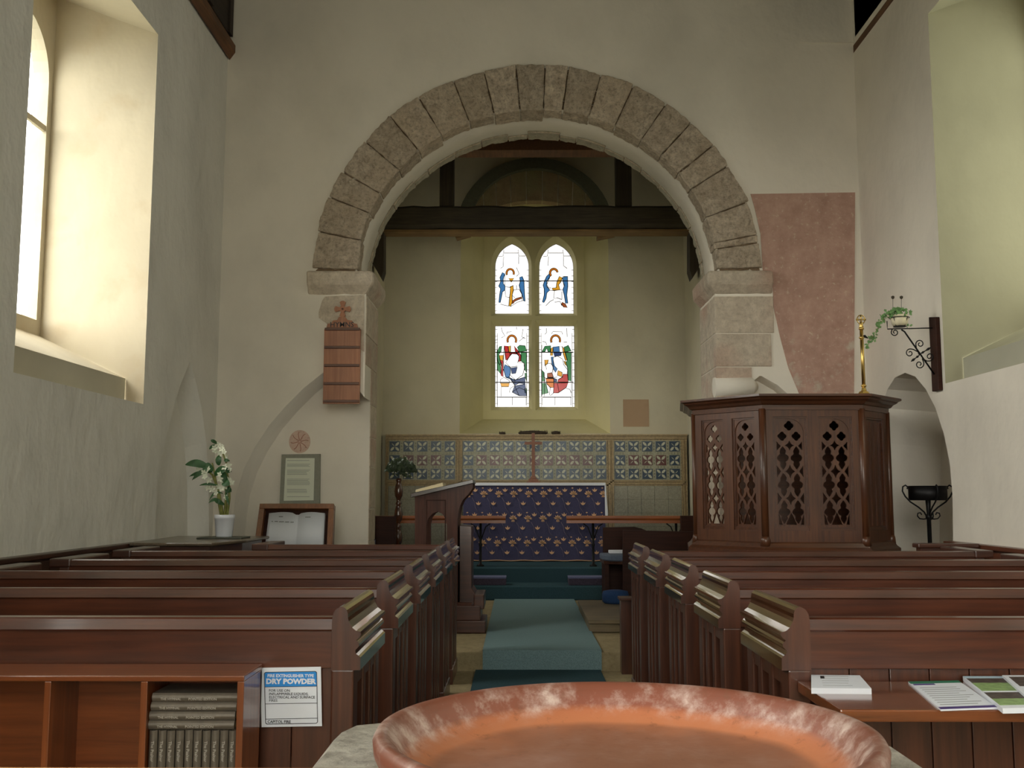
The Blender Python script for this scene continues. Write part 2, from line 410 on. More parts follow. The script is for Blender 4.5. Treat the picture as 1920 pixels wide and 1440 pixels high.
def side_window(name, X, sgn, a, b, zs, zt, label):
    xo = X+sgn*.80; mb = MB(); w = MB(); y0, y1 = a-.05, b+.08; mid = (a+b)/2
    zb = zs+.62; zt2 = zt+.02
    lights = [lancet(a+.12, mid-.05, zb, zt2-.42, zt2), lancet(mid+.05, b-.04, zb, zt2-.42, zt2)]
    mb.plate([(y0, zs+.2), (y1, zs+.2), (y1, zt+.4), (y0, zt+.4)], lights, EYZ(xo), EYZ(xo+sgn*.12))
    fr = struct(mb, name, [M_REV], label)
    for lp in lights:
        g = MB(); q = [(xo+sgn*.06, p[0], p[1]) for p in lp]
        tri = tessellate_polygon([[Vector(p) for p in q]]); g.add(q, [tuple(t) for t in tri]); g.build('pane', G_CLEAR, fr)
        ys = [p[0] for p in lp]; bar = MB()
        bar.box(xo+sgn*.02-.012, xo+sgn*.02+.012, min(ys), max(ys), zt-.78, zt-.735); bar.build('saddle_bar', M_REV, fr)
    return fr
ZSL = PX(200, 741, XL).z; ZTL = 4.76
yl1 = PX(271, 700, XL).y; yl0 = PX(29, 690, XL).y
nf = [(PX(291, 1000, XL).y, .0), (PX(392, 1000, XL).y, .0)]
for px, py in ((392, 1000), (391, 900), (387, 830), (378, 765), (366, 710), (356, 678), (338, 722), (318, 790), (302, 860), (294, 920), (291, 1000)):
    p = PX(px, py, XL); nf.append((p.y, p.z))
nb = [(y+(.0 if y < 8.0 else -.13*min(1, (y-8.0)/.7)), z-(.05 if z > 1.6 else 0)) for y, z in nf]
side_wall('wall_left', XL, -1, [(yl0-.02, yl1), (1.2, 3.1), (-2.6, -.2)], nf, nb, .15, M_PLN, M_REV, ZSL, ZTL)
ZSR = PX(1765, 721, XR).z; ZTR = PX(1757, 6, XR).z
yr1 = PX(1767, 600, XR).y; yr0 = yr1-1.95
nfr = []
for px, py in ((1787, 1015), (1786, 930), (1781, 870), (1770, 815), (1754, 765), (1736, 730), (1716, 706), (1697, 699), (1678, 708), (1664, 730), (1653, 765), (1646, 830), (1643, 930), (1642, 1015)):
    p = PX(px, py, XR); nfr.append((p.y, p.z))
nfr = [(nfr[0][0], 0.0)]+nfr+[(nfr[-1][0], 0.0)]
nbr = [(8.0+(y-8.0)*.86, z-.05*(z > 1)) for y, z in nfr]
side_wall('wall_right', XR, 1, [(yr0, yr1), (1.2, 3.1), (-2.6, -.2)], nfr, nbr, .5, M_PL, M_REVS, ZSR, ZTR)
side_window('window_1', XL, -1, yl0-.02, yl1, ZSL, ZTL, 'tall north window in a deep cream reveal above the left pews')
side_window('window_2', XR, 1, yr0, yr1, ZSR, ZTR, 'tall south window in a pale green reveal above the right pews')
side_window('window_4', XL, -1, 1.2, 3.1, ZSL, ZTL, None)
side_window('window_5', XR, 1, 1.2, 3.1, ZSR, ZTR, None)
side_window('added_window_7', XL, -1, -2.6, -.2, ZSL, ZTL, None)  # unseen north window added behind the camera for extra daylight
side_window('added_window_8', XR, 1, -2.6, -.2, ZSR, ZTR, None)  # unseen south window, likewise added to bring more light into the nave
# ---- west wall with an unseen window behind the camera, enlarged and lowered for more light
mb = MB(); ww = win_front(-1.5, 1.9, .9, 4.9)
mb.plate([(XL-.1, -.1), (XR+.1, -.1), (XR+.1, 8.6), (XL-.1, 8.6)], [ww], EXZ(YWEST), EXZ(YWEST-.3)); struct(mb, 'wall_west', M_PL)
mb = MB(); mb.add([(p[0], YWEST-.2, p[1]) for p in ww], [(0, 1, 2, 3)]); struct(mb, 'unseen_window_6', G_CLEAR)

# ---- chancel arch wall
def arch_pts(a, b, n=40, rev=False):
    p = [(XAC+a*math.cos(PI*i/n), ZSP+b*math.sin(PI*i/n)) for i in range(n+1)]
    return p
hole = [(XJR, -.1)]+[(XJR, ZSP-.02)]+arch_pts(AI, BI)+[(XJL, ZSP-.02), (XJL, -.1)]
# niche (blocked recess) left of the arch: cut out of the front face
nz = [PY(x, y, YW) for x, y in ((686, 745), (662, 716), (640, 694), (622, 688), (604, 700), (570, 727), (535, 762), (505, 797), (478, 838), (457, 880), (443, 925), (436, 970), (432, 1030))]
nz = [(XJL, nz[0].z)]+[(p.x, p.z) for p in nz[1:]]
nz_low = [(nz[-1][0], -.1)]
outer = [(XL-.02, -.1)]+[(nz_low[0][0], -.1)]+list(reversed(nz))+[(XJL, ZSP-.02)]+list(reversed(arch_pts(AI, BI)))+[(XJR, ZSP-.02), (XJR, -.1), (XR+.02, -.1), (XR+.02, 8.6), (XL-.02, 8.6)]
mb = MB()
GAB = [(p.x, p.z) for p in (PY(x, y, YW) for x, y in ((1378, 900), (1378, 746), (1396, 728), (1424, 705), (1428, 705), (1458, 722), (1486, 746), (1486, 900)))]
tri = tessellate_polygon([[Vector((p[0], p[1], 0)) for p in outer], [Vector((p[0], p[1], 0)) for p in GAB]])
mb.add([(p[0], YW, p[1]) for p in outer+GAB], [tuple(t) for t in tri])
mb.bridge([(p[0], YW, p[1]) for p in GAB], [(p[0]+(.0 if i in (1, 2) else .0), YW+.16, p[1]-(.03 if p[1] > 1.5 else 0)) for i, p in enumerate(GAB)])
mb.cap([(p[0], YW+.16, p[1]-(.03 if p[1] > 1.5 else 0)) for p in GAB])
# soffit and reveals
A = [(x, YW, z) for x, z in hole]; B = [(x, YWB, z) for x, z in hole]
k0 = 1
mb.bridge(A[k0:-1], B[k0:-1], closed=False, smooth=True)
mb.bridge([A[0], A[1]], [B[0], B[1]], closed=False)
ND = .36
mb.add([(XJL, YW+ND, -.1), (XJL, YW+ND, nz[0][1]), (XJL, YWB, nz[0][1]), (XJL, YWB, -.1)], [(0, 1, 2, 3)])
mb.add([(XJL, YW, nz[0][1]), (XJL, YW, ZSP-.02), (XJL, YWB, ZSP-.02), (XJL, YWB, nz[0][1])], [(0, 1, 2, 3)])
# niche reveal and back
f = [(x, YW, z) for x, z in nz]+[(nz_low[0][0], YW, -.1)]
bk = [(x, YW+ND, z) if i == 0 else (x+.03*min(1, i/3), YW+ND, z-.02) for i, (x, z) in enumerate(nz)]+[(nz_low[0][0]+.03, YW+ND, -.1)]
mb.bridge(f, bk, closed=False, smooth=True)
mb.cap([(XJL, YW+ND, -.1)]+bk)
# back face toward the chancel
outb = [(XL-.3, -.1), (XJL, -.1), (XJL, ZSP-.02)]+list(reversed(arch_pts(AI, BI)))+[(XJR, ZSP-.02), (XJR, -.1), (XR+.3, -.1), (XR+.3, 8.6), (XL-.3, 8.6)]
tri = tessellate_polygon([[Vector((p[0], p[1], 0)) for p in outb]]); mb.add([(p[0], YWB, p[1]) for p in outb], [tuple(t) for t in tri])
struct(mb, 'wall_chancel_arch', M_PL)
# ---- voussoirs of the arch
jp = [(1401, 380), (1366, 312), (1335, 275), (1295, 232), (1247, 198), (1187, 163), (1128, 138), (1066, 127), (1022, 124), (967, 122), (907, 133), (848, 148), (784, 182), (730, 218), (682, 264), (646, 325), (616, 370), (597, 435)]
ang = []
for x, y in jp:
    p = PY(x, y, YW); ang.append(math.atan2((p.z-ZSP)/BO, (p.x-XAC)/AO))
ang = [0.02]+[.14]+[math.atan2((PY(1418, 440, YW).z-ZSP)/BO, 1)] + ang+[PI-.02]
ang = sorted(set(round(a, 4) for a in ang))
def wedge(mb, a0, a1, ai, bi, ao, bo, y0, y1, m=0, gap=.006, jit=0):
    n = 4; g = gap/ao; pts = []
    j = [random.uniform(-jit, jit) for _ in range(4)]
    for i in range(n+1):
        t = a0+g+(a1-a0-2*g)*i/n; pts.append((XAC+(ao+j[0]+(j[1]-j[0])*i/n)*math.cos(t), ZSP+(bo+j[0]+(j[1]-j[0])*i/n)*math.sin(t)))
    for i in range(n, -1, -1):
        t = a0+g+(a1-a0-2*g)*i/n; pts.append((XAC+(ai+j[2]*.5+(j[3]-j[2])*.5*i/n)*math.cos(t), ZSP+(bi+j[2]*.5+(j[3]-j[2])*.5*i/n)*math.sin(t)))
    mb.prism(pts, EXZ(y0), EXZ(y1), m=m)
mb = MB()
for a0, a1 in zip(ang[:-1], ang[1:]):
    wedge(mb, a0, a1, AI-.012, BI-.012, AO, BO, YW-.028-random.uniform(0, .01), YW+random.uniform(.12, .26), 0, .006, .012)
a = .04
while a < PI-.1:
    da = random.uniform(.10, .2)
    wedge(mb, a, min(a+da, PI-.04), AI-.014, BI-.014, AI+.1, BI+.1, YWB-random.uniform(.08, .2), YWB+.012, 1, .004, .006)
    a += da
mb.prism([(XAC+(AO-.012)*math.cos(t*PI/40), ZSP+(BO-.012)*math.sin(t*PI/40)) for t in range(41)]+[(XAC+(AI+.01)*math.cos(t*PI/40), ZSP+(BI+.01)*math.sin(t*PI/40)) for t in range(40, -1, -1)], EXZ(YW-.004), EXZ(YW+.08), m=2)
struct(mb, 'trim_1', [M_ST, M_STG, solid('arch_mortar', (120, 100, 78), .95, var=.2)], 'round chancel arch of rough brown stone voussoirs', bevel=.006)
rough('trim_1', .026, .06, 3)
# impost blocks
def impost(x_out, x_in, side, name):
    """profile runs along the wall face then returns along the reveal"""
    z1 = PY(620, 510, YW).z; z0 = PY(620, 553, YW).z
    mb = MB(); s = side; hm = z0+(z1-z0)*.42; pr = .075
    # plan path: outer end -> corner -> back of reveal ; offset outward by prj
    def ring(pj, z): 
        return [(x_out, YW+.05, z), (x_out, YW-pj, z), (x_in-s*0+ s*pj, YW-pj, z), (x_in+s*pj, YWB+pj*.2, z), (x_in-s*.05, YWB+pj*.2, z), (x_in-s*.05, YW+.05, z)]
    R = [ring(.0, z0), ring(pr, hm), ring(pr+.005, z1-.02), ring(pr*.7, z1)]
    for a, b in zip(R[:-1], R[1:]): mb.bridge(a, b)
    mb.cap(R[0]); mb.cap(R[-1])
    return struct(mb, name, M_STP, 'chamfered stone impost block at the %s spring of the chancel arch' % ('left' if s > 0 else 'right'), bevel=.012)
impost(PY(578, 530, YW).x, XJL, 1, 'trim_2'); impost(PY(1447, 530, YW).x, XJR, -1, 'trim_3')
rough('trim_2', .018, .09, 3); rough('trim_3', .018, .09, 3)
# jamb stones: right side blocks on face and reveal, left patch and reveal stones
mb = MB()
zc = [PY(1380, y, YW).z for y in (555, 625, 688, 748)]
for (z1, z0), xo in zip(zip(zc[:-1], zc[1:]), (1452, 1446, 1408)):
    x1 = PY(xo, 650, YW).x
    mb.box(XJR-.008, x1, YW-.012, YWB+.01, z0+.004, z1-.004, bev=.008)
zz = zc[-1]
while zz > .2:
    h = random.uniform(.26, .36); mb.box(XJR-.008, PY(1374, 800, YW).x, YW-.008, YWB+.01, zz-h+.004, zz-.004, m=0, bev=.008); zz -= h
struct(mb, 'trim_4', M_STP, 'pale red stained stone blocks of the right chancel arch jamb')
mb = MB()
pp = [PY(x, y, YW) for x, y in ((683, 553), (610, 556), (604, 565), (598, 585), (598, 596), (612, 606), (620, 618), (683, 660))]
mb.prism([(p.x, p.z) for p in pp], EXZ(YW-.008), EXZ(YW+.02))
zz = PY(683, 555, YW).z; k = 0
while zz > .2:
    h = random.uniform(.28, .42); y0 = YW+.002 if zz-h > nz[0][1] else YW+ND+.002
    mb.box(XJL-.02, XJL+.008, y0, YWB+.01, zz-h+.004, zz-.004, bev=.004); zz -= h
struct(mb, 'trim_5', M_STP, 'weathered stone jamb of the chancel arch behind the hymn board')
# plaster roll at the foot of the right jamb
mb = MB(); a_ = PY(1340, 726, YW); c_ = PY(1416, 724, YW)
mb.tube([(a_.x, YW+.03, a_.z), (c_.x-.03, YW+.03, c_.z), (c_.x, YW+.06, c_.z)], [.092, .09, .05], 24)
struct(mb, 'trim_6', M_PL)
# small string line high on the wall at right
mb = MB(); p0 = PY(1500, 77, YW); p1 = PY(1606, 77, YW); mb.box(p0.x, p1.x, YW-.012, YW, p0.z-.02, p0.z); struct(mb, 'trim_7', M_PL)

# ---- wall paintings
mb = MB(); pts = [(1407, 364), (1603, 361), (1601, 738), (1498, 738), (1478, 690), (1462, 630), (1450, 575), (1448, 512), (1430, 508), (1426, 440), (1416, 395)]
P3 = [PY(x, y, YW) for x, y in pts]
fr = single(MB().prism([(p.x, p.z) for p in P3], EXZ(YW-.006), EXZ(YW)), 'wall_painting', M_FRES, (PY(1520, 550, YW).x, YW, PY(1520, 560, YW).z), 'large faded red wall painting right of the chancel arch', 'wall painting')
p = PY(562, 828, YW+ND)
mb = MB(); R = (PY(582, 828, YW+ND).x-p.x)
mb.prism([(p.x+R*math.cos(t*PI/16), p.z+R*1.08*math.sin(t*PI/16)) for t in range(32)], EXZ(p.y-.004), EXZ(p.y))
dz = thing('painted_roundel', 'small round pink painted roundel on the wall above the framed notice', 'wall painting', (p.x, p.y, p.z-R)); mb.build('disc', M_FRESD, dz)
mp = MB(); mred = solid('roundel_red', (184, 134, 116), .9)
for k in range(8):
    t0 = k*PI/4
    mp.tube([(p.x+R*.9*r*math.cos(t0+.25*math.sin(r*3)), p.y-.005, p.z+R*r*math.sin(t0+.25*math.sin(r*3))) for r in (.1, .4, .7, .92)], .0035, 5)
mp.build('rosette', mred, dz)
p0 = PY(1168, 749, YE); p1 = PY(1217, 800, YE)
o = single(MB().box(p0.x, p1.x, YE-.006, YE, p1.z, p0.z), 'wall_painting', plaster('brown_fragment', (190, 162, 134), .3, (150, 116, 92)), ((p0.x+p1.x)/2, YE, p1.z), 'small square brown painted plaster fragment right of the stained glass window', 'wall painting')

# ---- nave roof timbers and roof
for X, s, nm in ((XL, 1, 'trim_8'), (XR, -1, 'trim_9')):
    mb = MB(); pt = PY(438 if s > 0 else 1604, 108, YW-.05)
    x1 = pt.x; z0 = pt.z+.0
    prof = [(X-s*.02, z0+.12), (x1-s*.05, z0), (x1, z0+.07), (x1, z0+.14), (x1-s*.06, z0+.2), (X-s*.02, z0+.2)]
    mb.prism(prof, EXZ(YWEST), EXZ(YW)); struct(mb, nm, M_PLATE, 'brown timber wall plate along the top of the %s nave wall' % ('left' if s > 0 else 'right'))
    mb = MB(); xi = x1-s*.01
    mb.box(min(X, xi-s*.02), max(X, xi-s*.02), YWEST, YW-.06, z0+.2, z0+1.3)
    for k in range(14): mb.box(min(xi-s*.03, xi), max(xi-s*.03, xi), YW-.16-k*.6, YW-.06-k*.6, z0+.2, z0+1.3)
    struct(mb, 'trim_10' if s > 0 else 'trim_11', M_ROOF)
mb = MB(); zr = PY(438, 108, YW).z+1.2; xm = (XL+XR)/2
mb.add([(XL-.3, YWEST-.3, zr), (xm, YWEST-.3, zr+2.0), (XR+.3, YWEST-.3, zr), (XR+.3, YW+.6, zr), (xm, YW+.6, zr+2.0), (XL-.3, YW+.6, zr)], [(0, 1, 4, 5), (1, 2, 3, 4)])
for k in range(22):
    y = YWEST+.3+k*.6
    for a, b in ((XL, xm), (XR, xm)):
        mb.tube([(a, y, zr-.04+.0), (b, y, zr+1.96-.04)], .06, 4)
struct(mb, 'ceiling', M_ROOF)
# ---- floor
mb = MB(); mb.box(XL-.6, XR+.8, YWEST-.3, Y_STEP, -.1, 0); struct(mb, 'floor', M_FLOOR)
mb = MB(); mb.box(XL-.6, XR+.8, Y_STEP, YE+.1, -.1, ZPLAT-.004, bev=.01); struct(mb, 'floor_chancel', M_FLOOR)
mb = MB(); mb.box(CXL-.02, CXR+.02, Y_ST1, YE, ZPLAT-.01, ZST1); mb.box(CXL-.02, CXR+.02, Y_ST2, YE, ZPLAT, ZSAN); struct(mb, 'floor_sanctuary', M_CARPD, bevel=.018)
xa0 = PZ(905, 1222, ZPLAT).x; xa1 = PZ(1128, 1222, ZPLAT).x; xb0 = PZ(930, 1126, ZPLAT).x; xb1 = PZ(1083, 1126, ZPLAT).x
mb = MB(); T = .012
pts = [(Y_STEP-T, 0.003), (Y_STEP-T, ZPLAT+T), (Y_ST1-.002, ZPLAT+T), (Y_ST1-.002, ZPLAT-.003), (Y_STEP+.001, ZPLAT-.003), (Y_STEP+.001, .003)]
mb.prism(pts, EYZ(xa0), EYZ(xa1))
single(mb, 'chancel_carpet', M_CARP, ((xa0+xa1)/2, Y_STEP, .003), 'grey green carpet runner over the chancel step', 'carpet')
XE = PY(675, 1250, 2.8).x
mb = MB(); xl = XE+.12; xr = PY(1465, 1252, 2.8).x-.12
mb.box(xl, xr, 1.6, Y_STEP-.02, .0, .012); single(mb, 'aisle_carpet', M_CARPD, (.1, 3, .0), 'dark green carpet strip on the aisle between the pews', 'carpet')
# ---- chancel walls, roof, timbers
def chancel_wall(nm, X, s):
    mb = MB(); h = win_front(11.1, 11.9, 1.9, 3.6)
    mb.plate([(YWB, -.1), (YE+.1, -.1), (YE+.1, 6.6), (YWB, 6.6)], [h], EYZ(X), EYZ(X+s*.35)); struct(mb, nm, M_PLE)
    mb = MB(); mb.add([(X+s*.3, a, b) for a, b in h], [(0, 1, 2, 3)]); struct(mb, 'added_window_9' if s < 0 else 'added_window_10', G_CLEAR)  # hidden side windows added to brighten the chancel
chancel_wall('wall_chancel_left', CXL, -1)
chancel_wall('wall_chancel_right', CXR, 1)
mb = MB(); zr = 5.0; xm = (CXL+CXR)/2
zr = PY(1003, 283, 11.0).z+.12
mb.add([(CXL-.2, YWB-.02, zr), (xm, YWB-.02, zr+1.5), (CXR+.2, YWB-.02, zr), (CXR+.2, YE+.8, zr), (xm, YE+.8, zr+1.5), (CXL-.2, YE+.8, zr)], [(0, 1, 4, 5), (1, 2, 3, 4)])
struct(mb, 'ceiling_chancel', M_ROOF)
YB = 12.2
def pbox(mb, x0, y0, x1, y1, Y, d, m=None, bev=0):
    """box whose face toward the nave covers px rectangle x0,y0..x1,y1 at depth Y"""
    a = PY(x0, y1, Y); b = PY(x1, y0, Y)
    return mb.box(min(a.x, b.x), max(a.x, b.x), Y, Y+d, min(a.z, b.z), max(a.z, b.z), m, bev)
tb = thing('tie_beam_truss', 'dark oak tie beam with two upright posts crossing the chancel', 'roof truss', ((CXL+CXR)/2, YB, PY(1000, 430, YB).z))
mb = MB(); a = PY(1000, 428, YB).z; b = PY(1000, 385, YB).z
n = 24; rng = random.Random(3)
ring = []
for i in range(n+1):
    x = CXL+.0+(CXR-CXL)*i/n; o1 = rng.uniform(-.012, .012); o2 = rng.uniform(-.01, .01)
    ring.append([(x, YB+.02, a+o1), (x, YB+.05, a-.012+o1), (x, YB+.26, a-.012+o1), (x, YB+.28, b+o2), (x, YB+.03, b+o2), (x, YB, b-.03+o2), (x, YB, a+.05+o1)])
vs = [p for r in ring for p in r]; kk = 7
mb.add(vs, [(i*kk+j, i*kk+(j+1) % kk, (i+1)*kk+(j+1) % kk, (i+1)*kk+j) for i in range(n) for j in range(kk)])
mb.cap(ring[0]); mb.cap(ring[-1]); mb.build('beam', M_BEAM, tb)
mb = MB(); mb.box(CXL, CXR, YB+.005, YB+.25, a-.04, a-.012); mb.build('beam_soffit', M_BEAML, tb)['label'] = 'pale brown underside of the beam'
for x0, x1 in ((824, 851), (1156, 1183)):
    mb = MB(); pbox(mb, x0, 240, x1, 386, YB+.03, .2); mb.build('post', M_BEAMZ, tb)
for x0, x1, s in ((704, 719, 1), (1294, 1311, -1)):
    q = [PY(x, y, YB) for x, y in (((690, 425), (719, 425), (719, 505), (714, 521), (705, 505), (690, 480)) if s > 0 else ((1320, 425), (1294, 425), (1294, 505), (1299, 521), (1309, 505), (1320, 480)))]
    mb = MB(); mb.prism([(p.x, p.z) for p in q], EXZ(YB+.02), EXZ(YB+.24)); mb.build('wall_post', M_BEAMZ, tb)
mb = MB(); pbox(mb, 700, 235, 1320, 282, 11.0, .25); 
single(mb, 'collar_beam', M_PLATE, (xm, 11.0, PY(1000, 282, 11.0).z), 'reddish brown roof timber just under the crown of the chancel arch', 'roof beam')
# east wall with deep window recess
cx = PY(1003, 600, YE).x
x0 = PY(863, 600, YE).x; x1 = PY(1142, 600, YE).x; zb = PY(1003, 813, YE).z
zsp = PY(1003, 455, YE).z; zap = PY(1003, 374, YE).z
hw = (x1-x0)/2; cxx = (x0+x1)/2
rf = [(x0, zb), (x1, zb)]+earc(cxx, zsp, hw, zap-zsp, 0, PI, 16)
YG = YE+.5
xi0 = PY(906, 600, YG).x; xi1 = PY(1096, 600, YG).x; zbi = PY(1003, 786, YG).z; zspi = PY(1003, 440, YG).z; zapi = PY(1003, 380, YG).z
ri = [(xi0, zbi), (xi1, zbi)]+earc((xi0+xi1)/2, zspi, (xi1-xi0)/2, zapi-zspi, 0, PI, 16)
mb = MB(); mb.plate([(CXL-.2, -.1), (CXR+.2, -.1), (CXR+.2, 7.0), (CXL-.2, 7.0)], [rf], EXZ(YE), None)
M_SPL = plaster('plaster_splay', (222, 214, 168), .25)
mb.bridge([(p[0], YE, p[1]) for p in rf], [(p[0], YG, p[1]) for p in ri], m=1)
struct(mb, 'wall_east', [M_PLE, M_SPL])
# tracery plate of the east window
def pj(pts, Y): return [(lambda p: (p.x, p.z))(PY(x, y, Y)) for x, y in pts]
def plan(x0, x1, z0, zs, zt): return lancet(x0, x1, z0, zs, zt, 8)
def pxl(xa, xb, yb, ys, yt, Y):
    a = PY(xa, yb, Y); b = PY(xb, yb, Y); return lancet(a.x, b.x, a.z, PY(xa, ys, Y).z, PY(xa, yt, Y).z)
def pxr(xa, xb, yb, yt, Y):
    a = PY(xa, yb, Y); b = PY(xb, yt, Y); return [(a.x, a.z), (b.x, a.z), (b.x, b.z), (a.x, b.z)]
YP = YG+.09
big = [pxl(920, 997, 592, 500, 442, YG), pxl(1003, 1082, 592, 500, 442, YG), pxr(920, 997, 769, 600, YG), pxr(1004, 1083, 769, 600, YG)]
sml = [pxl(928, 992, 588, 500, 457, YP), pxl(1011, 1076, 588, 500, 457, YP), pxr(928, 992, 763, 611, YP), pxr(1011, 1077, 763, 611, YP)]
mb = MB(); mb.plate(ri, big, EXZ(YG), None)
for a, b in zip(big, sml):
    mb.bridge([(p[0], YG, p[1]) for p in a], [(p[0], YP, p[1]) for p in b])
    mb.bridge([(p[0], YP, p[1]) for p in b], [(p[0], YP+.04, p[1]) for p in b])
east = struct(mb, 'window_3', M_SPL, 'stained glass east window of four lights in a deep recess')
# stained glass panes
SKY = 4.2    # sky brightness on the picture scale; coloured glass is tinted accordingly
GC = {k: glass('glass_'+k, tuple(min(1, v*q) for v, q in zip(lin(c), (.58, .58, .58)))) for k, c in dict(
    blue=(70, 130, 190), deep=(24, 60, 118), red=(200, 34, 36), orange=(232, 130, 30), gold=(246, 178, 50), green=(60, 140, 84), brown=(176, 92, 50), pale=(178, 196, 212)).items()}
lead = solid('lead_came', (30, 26, 26), .6)
def z7(x, y): return (840+x/6, 420+y/6)
def z8(x, y): return (840+x/6, 560+y/6)
def halo(cx, cy, r0, r1, t0, t1, n=10):
    a = [(cx+r1*math.cos(t0+(t1-t0)*i/n), cy-r1*1.08*math.sin(t0+(t1-t0)*i/n)) for i in range(n+1)]
    b = [(cx+r0*math.cos(t0+(t1-t0)*i/n), cy-r0*1.08*math.sin(t0+(t1-t0)*i/n)) for i in range(n, -1, -1)]
    return a+b
